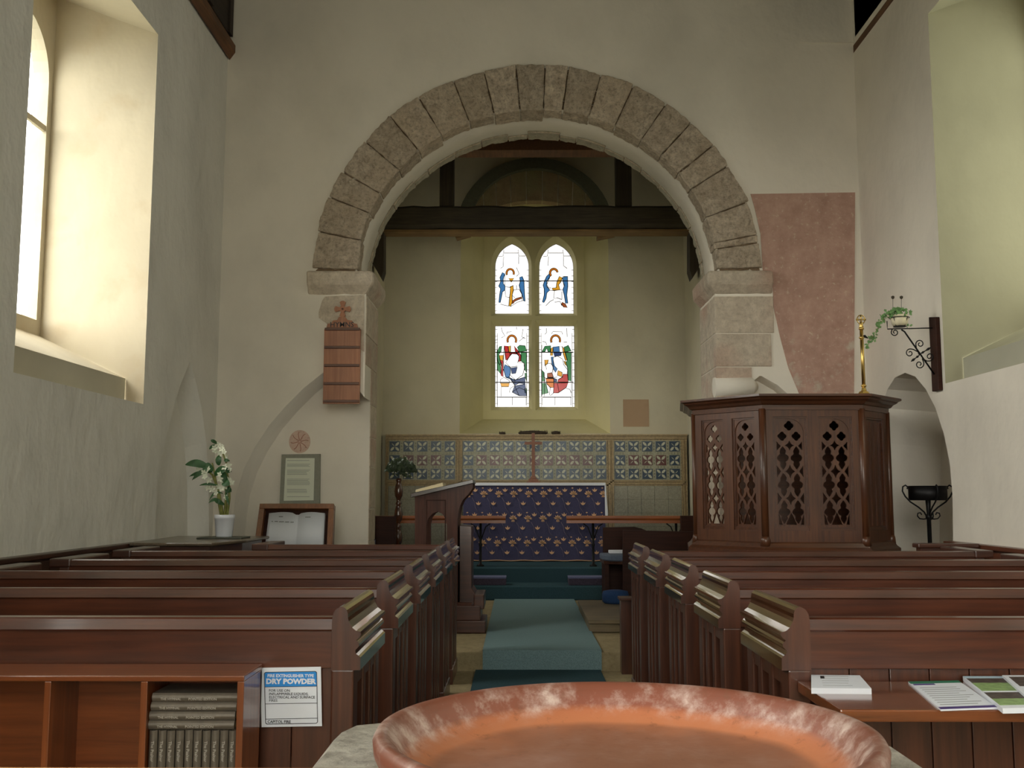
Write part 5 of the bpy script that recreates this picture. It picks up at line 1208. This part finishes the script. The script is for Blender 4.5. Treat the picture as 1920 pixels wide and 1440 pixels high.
for a_, b_, w_, s_ in (((392, 876), (347, 871), .018, .02), ((400, 880), (380, 878), .02, .015), ((396, 882), (360, 900), .012, .02), ((398, 884), (355, 893), .01, .01), ((402, 890), (428, 878), .018, .01), ((415, 880), (426, 908), .016, 0), ((410, 872), (412, 852), .014, 0),
                       ((408, 832), (395, 825), .008, .004), ((408, 836), (392, 842), .009, .006), ((408, 910), (374, 910), .006, .01), ((416, 940), (391, 943), .008, .02), ((420, 946), (402, 938), .01, .005), ((424, 915), (434, 922), .016, .0), ((420, 862), (431, 864), .008, .0), ((424, 884), (434, 884), .008, 0), ((418, 925), (392, 938), .006, .03), ((424, 920), (430, 948), .006, 0), ((418, 900), (430, 910), .018, .0)):
    long_leaf(op(*a_, -.01), op(*b_, rg.uniform(-.06, .02)), w_*1.7, s_)
fl = [(402, 840), (410, 834), (418, 838), (420, 848), (412, 850), (425, 855), (428, 872), (422, 876), (430, 880), (372, 880), (382, 886), (390, 880), (384, 894), (392, 900), (376, 872), (412, 898), (418, 906), (410, 912), (422, 912), (428, 900), (412, 890), (398, 918), (405, 924), (390, 915), (424, 932), (434, 905), (404, 846), (416, 842), (386, 890), (416, 916)]
for x, y in fl:
    mb = MB(); c = op(x, y, rg.uniform(-.06, .0)); n = Vector((rg.uniform(-.7, .7), -1, rg.uniform(-.3, .5))).normalized(); u = n.orthogonal().normalized(); w_ = n.cross(u); a0 = rg.uniform(0, 2*PI)
    for k in range(5):
        t = a0+2*PI*k/5; d = u*math.cos(t)+w_*math.sin(t); e = u*-math.sin(t)+w_*math.cos(t); R_ = rg.uniform(.023, .032)
        mb.add([c, c+d*R_*.55+e*R_*.33+n*.003, c+d*R_+n*.006, c+d*R_*.55-e*R_*.33+n*.003], [(0, 1, 2, 3)])
    mb.lathe([(.004, 0), (.003, .006), (.0005, .009)], c, 6); mb.build('flower', M_PETAL, orc)

# ================================================================== CHANCEL: STALLS
yst = 9.99
def zy(y, Y): return PY(1000, y, Y).z
rs = thing('choir_stall', 'dark choir stall with a grey blue cushion right of the altar steps', 'bench', (PY(1200, 1000, yst).x, 10.4, ZPLAT))
xe = PY(1131, 1050, 10.0).x
x2 = PY(1306, 1050, 10.25).x
mb = MB(); q = q2([(1131, 1150), (1131, 989), (1190, 988), (1203, 991), (1215, 996), (1225, 997), (1312, 997), (1312, 1150)], 10.6); mb.prism([(p_[0], max(p_[1], ZPLAT)) for p_ in q], EXZ(10.6), EXZ(10.65)); mb.build('back_panel', M_DARK, rs)
mb = MB(); q = q2([(1168, 1160), (1168, 994), (1300, 997), (1300, 1160)], 10.02); mb.prism([(p_[0], max(p_[1], ZPLAT)) for p_ in q], EXZ(10.02), EXZ(10.06)); mb.build('end_panel', M_DARK, rs)
mb = MB(); za = zy(1050, 10.0); xs_ = PY(1131, 1050, 10.15).x
mb.prism([(xs_, 10.55), (xs_+.01, 10.2), (PY(1168, 1, 10.07).x, 10.07), (x2, 10.07), (x2, 10.6)], EXY(za-.05), EXY(za-.02)); mb.build('seat', M_PEWD, rs)
mb = MB(); mb.box(xs_+.02, xs_+.06, 10.2, 10.58, ZPLAT, za-.05); mb.build('seat_end', M_DARK, rs)
cu_ = MB(); cu_.prism([(xs_-.005, 10.56), (xs_-.002, 10.24), (xs_+.06, 10.12), (PY(1168, 1, 10.08).x, 10.075), (PY(1180, 1, 10.08).x, 10.075), (PY(1180, 1, 10.08).x, 10.58)], EXY(za-.02), EXY(za+.04)); 
single(cu_, 'seat_cushion', solid('cushion_grey_blue', (88, 98, 116), .9, var=.15, nscale=90), (xs_+.1, 10.3, za-.02), 'grey blue seat cushion on the right choir stall', 'cushion', bevel=.012)
wb = PY(1143, 1042, 10.4); mb = MB(); mb.box(wb.x, wb.x+.16, 10.42, 10.55, za+.04, za+.07, bev=.004)
single(mb, 'white_book', M_WHITE, (wb.x+.08, 10.48, za+.04), 'white covered book lying on the right choir stall cushion', 'book')
# newel panel at the right end of the altar rail, left stall panel
for x0, x1, y0, y1, Y, nm, lab in ((700, 741, 968, 1026, 10.2, 'stall_screen', 'dark panelled stall end left of the lectern in the chancel'), ):
    a = PY(x0, y1, Y); b = PY(x1, y0, Y); mb = MB(); mb.box(a.x, b.x, Y, Y+.05, ZPLAT, b.z, bev=.004); mb.box(a.x-.3, b.x-.01, Y+.05, Y+.5, ZPLAT, ZPLAT+.42); mb.box(b.x-.01, b.x+.005, Y-.01, Y+.06, ZPLAT, b.z+.01)
    single(mb, nm, M_DARK, ((a.x+b.x)/2, Y, ZPLAT), lab, 'stall')
a = PY(1278, 1020, 11.0); b = PY(1312, 967, 11.0); mb = MB(); mb.box(a.x, b.x, 11.0, 11.08, ZPLAT, b.z, bev=.004)
single(mb, 'stall_screen', M_DARK, ((a.x+b.x)/2, 11.04, ZPLAT), 'tall dark panel at the right end of the altar rail', 'stall')
a = PY(700, 1022, 10.0); mb = MB(); mb.box(a.x, PY(712, 1, 10.0).x, 9.98, 10.15, ZPLAT, PY(700, 1013, 10.0).z)
single(mb, 'white_box', M_KNEEL, (a.x+.03, 10.05, ZPLAT), 'pale blue box top just left of the left stall end', 'box')
# low wooden platform and hassock at right of the carpet
zp = ZPLAT+.10; P = [PZ(x, y, zp) for x, y in ((1083, 1125), (1250, 1125), (1260, 1163), (1103, 1163))]
mb = MB(); mb.prism([(p.x, p.y) for p in P], EXY(zp-.03), EXY(zp)); mb.prism([(p.x+(.01 if i in (0, 3) else -.01), p.y+(.015 if i > 1 else -.01)) for i, p in enumerate(P)], EXY(ZPLAT), EXY(zp-.03))
single(mb, 'wooden_platform', wood('worn_platform', (96, 84, 62), (132, 116, 86), 'X', .6, .1), ((P[0].x+P[1].x)/2, P[0].y-.5, ZPLAT), 'low worn wooden platform right of the chancel carpet', 'platform', bevel=.004)
ph = PZ(1148, 1130, zp); mb = MB(); mb.lathe([(.10, 0), (.118, .02), (.122, .08), (.112, .115), (.06, .125), (.001, .127)], (0, 0, 0), 28, sx=1.05, sy=.8)
o = mb.build('hassock', M_BLUE); o.location = (PY(1152, 1120, 9.9).x, 9.8, zp); tag(o, 'blue oval hassock on the wooden platform', 'hassock')
pl = PY(1158, 1119, 7.45)
mb = MB(); mb.box(pl.x, pl.x+.10, 7.30, 7.46, pl.z-.012, pl.z+.006, bev=.003); mb.box(pl.x+.012, pl.x+.10, 7.33, 7.44, 0, pl.z-.012)
single(mb, 'prayer_desk', M_PEWZ, (pl.x+.05, 7.38, 0), 'narrow prayer desk with a pale edge at the right end of the front pew', 'desk')

# ================================================================== ALTAR RAILS
for (x0, x1, xp, lab) in ((700, 948, 901, 'left length of the oak topped altar rail on a black iron post'), (1062, 1290, 1112, 'right length of the oak topped altar rail on a black iron post')):
    Y = 11.62; a = PY(x0, 967, Y); b = PY(x1, 981, Y)
    xa_, xb_ = max(a.x, CXL), min(b.x, CXR)
    r = thing('altar_rail', lab, 'altar rail', ((xa_+xb_)/2, Y, ZSAN), 'altar rails')
    h = a.z-b.z; mb = MB()
    mb.prism([(Y-.05, a.z-h*.35), (Y-.045, a.z-.004), (Y-.03, a.z), (Y+.05, a.z), (Y+.055, a.z-h*.35), (Y+.03, a.z-h*.45), (Y+.03, a.z-h), (Y-.035, a.z-h), (Y-.035, a.z-h*.6)], EYZ(xa_), EYZ(xb_)); mb.build('top_rail', M_RAIL, r)
    for xq in (xp, x0+25 if x0 < 800 else x1-22):
        c = PY(xq, 1000, Y); mb = MB(); mb.lathe([(.045, ZSAN), (.04, ZSAN+.015), (.016, ZSAN+.03), (.014, ZSAN+.22), (.022, ZSAN+.24), (.014, ZSAN+.26), (.014, a.z-h)], (c.x, Y, 0), 10)
        for s in (-1, 1): mb.tube([(c.x, Y, a.z-h-.20), (c.x+s*.03, Y, a.z-h-.12), (c.x+s*.06, Y, a.z-h-.04), (c.x+s*.11, Y, a.z-h-.004)], .007, 6)
        mb.build('post', M_IRON, r)
for (x0, x1, lab) in ((820, 949, 'long flat blue kneeler on the step left of the aisle carpet'), (1066, 1180, 'long flat blue kneeler on the step right of the aisle carpet')):
    a = PY(x0, 1096, Y_ST1+.06); b = PY(x1, 1080, Y_ST1+.06); zk = ZST1
    r = thing('kneeler', lab, 'kneeler', ((a.x+b.x)/2, Y_ST1+.2, zk), 'altar kneelers')
    mb = MB(); mb.box(a.x, b.x, Y_ST1+.03, Y_ST1+.26, zk, zk+.075, bev=.01); mb.build('side', M_KNEELD, r)
    mb = MB(); mb.box(a.x-.002, b.x+.002, Y_ST1+.028, Y_ST1+.262, zk+.07, zk+.09, bev=.006); mb.build('top_cloth', M_KNEEL, r)

# ================================================================== ALTAR
YA = 12.42; a = PY(868, 1052, YA); b = PY(1134, 905, YA)
al = thing('altar', 'altar behind a dark blue frontal embroidered with gold flowers', 'altar', ((a.x+b.x)/2, YA, ZSAN))
zA = b.z; x0, x1 = a.x, b.x
mb = MB(); mb.box(x0+.02, x1-.02, YA+.04, YA+.66, ZSAN, zA-.012); mb.build('table', M_DARK, al)
fr = MB(); n = 40; hgt = zA-.015-ZSAN-.015; rowp = []
for i in range(n+1):
    t = i/n; x = x0+(x1-x0)*t; w_ = .006*math.sin(t*23)+.004*math.sin(t*51+1)
    rowp.append((x, YA+.012+w_*.3, YA+.012+w_))
fr.add([(x, y0, zA-.012) for x, y0, y1 in rowp]+[(x, y1, ZSAN+.012) for x, y0, y1 in rowp], [(i, i+1, n+2+i, n+1+i) for i in range(n)], True)
fr.add([(x1, YA+.012, zA-.012), (x1, YA+.5, zA-.012), (x1+.01, YA+.5, ZSAN+.02), (x1+.004, YA+.014, ZSAN+.012)], [(0, 1, 2, 3)])
fr.box(x0, x1, YA+.03, YA+.035, ZSAN+.01, zA-.015)
fo_ = fr.build('frontal', M_NAVY, al)
gp = MB(); gl = MB(); pxm = YA*.994/F
def petal(mb, cx_, cz_, ang_, l, w, y=YA-.001):
    d = (math.cos(ang_), math.sin(ang_)); e = (-d[1], d[0])
    q = [(cx_, cz_), (cx_+d[0]*l*.5+e[0]*w, cz_+d[1]*l*.5+e[1]*w), (cx_+d[0]*l, cz_+d[1]*l), (cx_+d[0]*l*.5-e[0]*w, cz_+d[1]*l*.5-e[1]*w)]
    mb.add([(p[0], y, p[1]) for p in q], [(0, 1, 2, 3)])
for r_ in range(4):
    for c_ in range(-2, 11):
        X0_ = 907+28*c_-r_*1.2; Y0_ = 927+46*r_
        def add(fn, xo, yo):
            p = PY(X0_+xo, Y0_+yo, YA)
            if x0+.02 < p.x < x1-.02 and ZSAN+.04 < p.z < zA-.04: fn(p.x, p.z)
        def flower(x, z):
            for k in range(5): petal(gp, x, z, PI/2+(k-2)*.62+PI*0, .052, .013)
            petal(gp, x-.004, z-.004, -.9, .040, .010); petal(gp, x+.004, z-.004, -2.2, .040, .010); petal(gp, x, z, 0.0, .058, .006); petal(gp, x, z-.012, -PI/2, .028, .009)
        def tulip(x, z):
            petal(gp, x, z-.022, PI/2, .052, .010); petal(gp, x, z-.022, PI/2+.7, .048, .009); petal(gp, x, z-.022, PI/2-.7, .048, .009)
        def bud(x, z): petal(gp, x-.012, z, 0, .028, .009)
        add(flower, 0, 0); add(tulip, 12, -8); add(tulip, -10, 17); add(bud, -2, -12)
        def vine(x, z):
            pts = [(x, YA+.0005, z), (x+.03, YA+.0005, z-.05), (x+.04, YA+.0005, z-.12), (x+.09, YA+.0005, z-.19)]
            gl.tube([p for p in pts if p[2] > ZSAN+.03 and p[0] < x1-.01],   .0024, 4) if z-.05 > ZSAN+.03 else None
        add(vine, 6, 6)
go = gp.build('flower_pattern', M_GOLD, fo_); gl.build('trellis_pattern', M_GOLDL, fo_)
mb = MB(); mb.tube([(x0+(x1-x0)*i/30, YA+.004, ZSAN+.014+.004*math.sin(i*1.1)) for i in range(31)], .006, 5); mb.build('gold_fringe', M_GOLD, fo_)
cl = MB(); ov = .012; zt2 = zA
cl.box(x0-.006, x1+.008, YA-.006, YA+.68, zt2-.010, zt2)
cl.add([(x0-.006, YA-.007, zt2), (x1+.008, YA-.007, zt2), (x1+.008, YA-.009, zt2-.034), (x0-.006, YA-.009, zt2-.034)], [(0, 1, 2, 3)])
zb3 = PY(1134, 967, YA).z
F1 = []; F2 = []
for i in range(13):
    t = i/12; y = YA-.008+t*.64; F1.append((x1+.008, y, zt2)); F2.append((x1+.03+.012*math.sin(i*1.9), y, zb3+.02*math.sin(i)))
cl.bridge(F1, F2, closed=False, smooth=True); cl.bridge([(p[0]-.006, p[1], p[2]) for p in F1], [(p[0]-.006, p[1], p[2]) for p in F2], closed=False, smooth=True)
cl.add([F1[0], F2[0], (F2[0][0]-.03, F2[0][1], F2[0][2]+.003), (F1[0][0]-.012, F1[0][1], F1[0][2])], [(0, 1, 2, 3)])
single(cl, 'altar_cloth', M_WHITE, ((x0+x1)/2, YA, zA-.01), 'white linen cloth over the altar top hanging down its right end', 'altar cloth')
yx = YA+.45; c = PY(1000, 902, yx); ax0 = PY(1000, 812, yx); kx = yx*.994/F; zc0 = zA
cr = thing('altar_cross', 'plain brown wooden cross on a stepped base on the altar', 'cross', (c.x, yx, zc0))
mb = MB(); mb.box(c.x-.085, c.x+.085, yx-.05, yx+.05, zc0, zc0+.025); mb.box(c.x-.06, c.x+.06, yx-.04, yx+.04, zc0+.025, zc0+.055); mb.box(c.x-.035, c.x+.035, yx-.03, yx+.03, zc0+.055, zc0+.085); mb.build('base', M_CROSSW, cr, bevel=.003)
mb = MB(); mb.box(c.x-.02, c.x+.02, yx-.012, yx+.012, zc0+.085, ax0.z); mb.build('shaft', M_CROSSW, cr)
az = PY(1000, 831, yx).z; mb = MB(); mb.box(c.x-.11, c.x-.02, yx-.012, yx+.012, az-.018, az+.018); mb.box(c.x+.02, c.x+.11, yx-.012, yx+.012, az-.018, az+.018); mb.build('cross_arm', M_CROSSW, cr)
# ================================================================== REREDOS
YR = 13.32; ra = PY(720, 1045, YR); rb = PY(1288, 815, YR)
re_ = thing('tiled_reredos', 'tiled reredos of blue and red leaf tiles in buff moulded frames', 'reredos', ((ra.x+rb.x)/2, YR, ZSAN))
X0, X1 = max(ra.x, CXL+.002), min(rb.x, CXR-.002); zt4 = rb.z
def Rz(y): return PY(1000, y, YR).z
def Rx(x): return PY(x, 860, YR).x
mb = MB(); mb.box(X0, X1, YR+.02, YE-.002, ZSAN, zt4-.01); mb.build('backing', M_TILEJ, re_)
def mould(mb, x0, x1, z0, z1, horiz):
    w = (z1-z0) if horiz else (x1-x0); k = 4
    for i in range(k):
        d = (.0, .018, .006, .022)[i]
        if horiz: mb.box(x0, x1, YR-d+.004, YR+.03, z0+w*i/k, z0+w*(i+1)/k-.003)
        else: mb.box(x0+w*i/k, x0+w*(i+1)/k-.003, YR-d+.004, YR+.03, z0, z1)
mb = MB()
mould(mb, X0, X1, Rz(826), zt4, True); mould(mb, X0, X1, Rz(911), Rz(900), True)
for xa_, xb_ in ((720, 729), (854, 867), (1137, 1151), (1277, 1288)): mould(mb, max(Rx(xa_), X0), min(Rx(xb_), X1), ZSAN, Rz(826), False)
mb.build('moulded_frame', M_TILEF, re_)
mb = MB(); mb.box(X0, X1, YR-.03, YE-.002, zt4-.012, zt4+.004); mb.build('top_ledge', M_TILEF, re_)
rgt = random.Random(8)
def leafx(mb, cx_, cz_, r, m, diag):
    for k in range(4):
        t = PI/4+k*PI/2+diag*.0; l = r*(1.25 if k != (diag % 4) else .9)
        w_ = r*.24 if k != (diag % 4) else r*.06
        d = (math.cos(t), math.sin(t)); e = (-d[1], d[0]); pts = []
        for u, v in ((.08, 0), (.4, 1), (.75, .9), (1.0, 0), (.75, -.9), (.4, -1)): pts.append((cx_+d[0]*l*u+e[0]*w_*v, YR-.0035, cz_+d[1]*l*u+e[1]*w_*v))
        mb.add(pts, [tuple(range(6))], m=m)
rows = (837, 863, 888.5)
for nm, xs_, lo, hi in (('left_tile_panel', [740+25.8*i for i in range(5)], 729, 854), ('middle_tile_panel', [878+24.9*i for i in range(11)], 867, 1137), ('right_tile_panel', [1162.5+25.6*i for i in range(5)], 1151, 1277)):
    mb = MB(); mb.box(Rx(lo), Rx(hi), YR+.005, YR+.02, Rz(900), Rz(826), m=0)
    hw_ = 9.6*YR*.994/F
    for ri, y in enumerate(rows):
        for ci, x in enumerate(xs_):
            m = 2 if (ri == 1 and 0 < ci < len(xs_)-1) else 1
            cx_, cz_ = Rx(x), Rz(y); mb.box(cx_-hw_, cx_+hw_, YR-.002, YR+.006, cz_-hw_, cz_+hw_, m=m); leafx(mb, cx_, cz_, hw_*.98, 3, rgt.randrange(4))
            # border strip tiles with paired dashes
            for s in (-1, 1):
                for j in range(3):
                    mb.box(cx_+hw_*(-.7+.6*j), cx_+hw_*(-.45+.6*j), YR+.002, YR+.006, cz_+s*hw_*1.24-.003, cz_+s*hw_*1.24+.003, m=4)
                    mb.box(cx_+s*hw_*1.27-.003, cx_+s*hw_*1.27+.003, YR+.002, YR+.006, cz_+hw_*(-.7+.6*j), cz_+hw_*(-.45+.6*j), m=4)
    mb.build(nm, [M_TILEC, M_TILEB, M_TILER, M_TILEL, M_TILEJ], re_)
for lo, hi in ((729, 854), (867, 1137), (1151, 1277)):
    mb = MB(); n = max(5, round((hi-lo)/25)); x0_, x1_ = Rx(lo), Rx(hi); w_ = (x1_-x0_)/n; z = Rz(911)
    while z > ZSAN:
        for i in range(n): mb.box(x0_+i*w_+.0015, x0_+(i+1)*w_-.0015, YR+.006, YR+.02, max(ZSAN, z-w_+.0015), z-.0015)
        z -= w_
    mb.build('plain_tile_panel', M_TILEG, re_)
# dried arrangements on the sill in front of the window
rg = random.Random(12)
def dried(xa_, xb_, h, lab):
    a = PY(xa_, 813, YR+.02); b = PY(xb_, 813, YR+.02); mb = MB(); mb.lathe([(.001, 0), ((b.x-a.x)/2*.9, .004), ((b.x-a.x)/2, h*.4), ((b.x-a.x)/2*.8, h*.8), (.001, h)], ((a.x+b.x)/2, YR+.04, zt4+.004), 16, sy=min(1, .05/((b.x-a.x)/2)))
    root = thing('dried_arrangement', lab, 'dried flowers', ((a.x+b.x)/2, YR+.04, zt4+.004), 'dried arrangements on the window ledge'); mb.build('clump', M_DRIED, root)
    mb = MB()
    for i in range(int(26*(b.x-a.x)/.1)):
        x = rg.uniform(a.x, b.x); y = YR+.04+rg.uniform(-.03, .03); mb.tube([(x, y, zt4+.02), (x+rg.uniform(-.012, .012), y+rg.uniform(-.01, .01), zt4+h+rg.uniform(-.01, .012))], [.004, .001], 4)
    mb.build('sprigs', M_DRIED, root)
dried(936, 948, .04, 'smallest brown dried clump at the left of the window ledge'); dried(971, 1027, .055, 'longest brown dried arrangement at the middle of the window ledge'); dried(1034, 1051, .05, 'round brown dried clump at the right of the window ledge')
# ================================================================== TOPIARY ON A TURNED STAND
yt = 11.0; c = PY(747, 950, yt); zt5 = PY(747, 897, yt).z
tp = thing('foliage_on_pedestal', 'dark leafy arrangement on a turned brown pedestal behind the lectern', 'pedestal', (c.x, yt, ZPLAT))
prof = [(.11, 0), (.11, .03), (.05, .06)]; z = .06; H_ = zt5-ZPLAT
while z < H_-.05:
    for r_, dz_ in ((.024, .02), (.042, .05), (.048, .09), (.036, .14), (.024, .17), (.034, .185), (.024, .20)): prof.append((r_, z+dz_*(H_/1.05)))
    z += .2*(H_/1.05)
prof = [p for p in prof if p[1] < H_]+[(.05, H_)]
mb = MB(); mb.lathe(prof, (c.x, yt, ZPLAT), 16); mb.build('turned_column', wood('column_wood', (60, 32, 20), (92, 52, 32), 'Z', .25, .6), tp)
mb = MB(); rg = random.Random(21); cc = PY(752, 874, yt)
for i in range(420):
    a_ = rg.uniform(0, 2*PI); r_ = math.sqrt(rg.random())*.17; zz_ = (rg.random()**.7)*.17*(1-(r_/.19)**2)
    leaf_at(mb, (cc.x+r_*math.cos(a_), yt+r_*.8*math.sin(a_), cc.z-.06+zz_-rg.random()*.08*(r_ < .1)), rg.uniform(.014, .026), rg)
mb.build('leaves', M_LEAFD, tp)
# ================================================================== LIGHT
w = bpy.data.worlds.new('overcast_sky'); SC.world = w; w.use_nodes = True
n = w.node_tree.nodes; l = w.node_tree.links; bg = n['Background']
tc = n.new('ShaderNodeTexCoord'); sp = n.new('ShaderNodeSeparateXYZ'); l.new(tc.outputs['Generated'], sp.inputs[0])
# bright open sky to the north and east, trees close to the south side
mr = n.new('ShaderNodeMapRange'); mr.inputs['From Min'].default_value = -.25; mr.inputs['From Max'].default_value = .45; l.new(sp.outputs['X'], mr.inputs['Value'])
c1 = mixc(n, l, mr.outputs[0], (1.0, .965, .90), (.19, .19, .155))
mz = n.new('ShaderNodeMapRange'); mz.inputs['From Min'].default_value = -.08; mz.inputs['From Max'].default_value = .05; l.new(sp.outputs['Z'], mz.inputs['Value'])
c2 = mixc(n, l, mz.outputs[0], (.20, .20, .17), c1)
l.new(c2, bg.inputs[0]); bg.inputs[1].default_value = 1.0
def portal(p, size, rot):
    d = bpy.data.lights.new('daylight_portal', 'AREA'); d.shape = 'RECTANGLE'; d.size, d.size_y = size; d.cycles.is_portal = True
    o = bpy.data.objects.new('daylight_portal', d); COL.objects.link(o); o.location = p; o.rotation_euler = rot
zc_ = (ZSL+ZTL)/2+.3; hz = ZTL-ZSL+.2
for X, s, ys in ((XL, -1, ((yl0-.02, yl1), (1.2, 3.1), (-2.6, -.2))), (XR, 1, ((yr0, yr1), (1.2, 3.1), (-2.6, -.2)))):
    for a, b in ys:
        portal((X+s*1.0, (a+b)/2, zc_), (hz, b-a), (0, -s*PI/2*-1 if False else (PI/2 if s > 0 else -PI/2), 0))
portal((cxx, YP+.12, (PY(1003, 457, YP).z+PY(1003, 763, YP).z)/2), (1.25, 2.5), (-PI/2, 0, 0))
portal((.2, YWEST-.35, 2.9), (3.5, 4.1), (PI/2, 0, 0))
for X, s in ((CXL, -1), (CXR, 1)): portal((X+s*.4, 11.5, 2.75), (1.75, .85), (0, PI/2*s, 0))
SC.view_settings.view_transform = 'Standard'; SC.view_settings.look = 'None'
SC.view_settings.exposure = 3.72; SC.view_settings.gamma = 1.0; SC.view_settings.use_curve_mapping = False
cy = SC.cycles; cy.max_bounces = 10; cy.diffuse_bounces = 7; cy.glossy_bounces = 4; cy.transparent_max_bounces = 16
cy.use_denoising = True; cy.sample_clamp_indirect = 6; cy.caustics_reflective = False
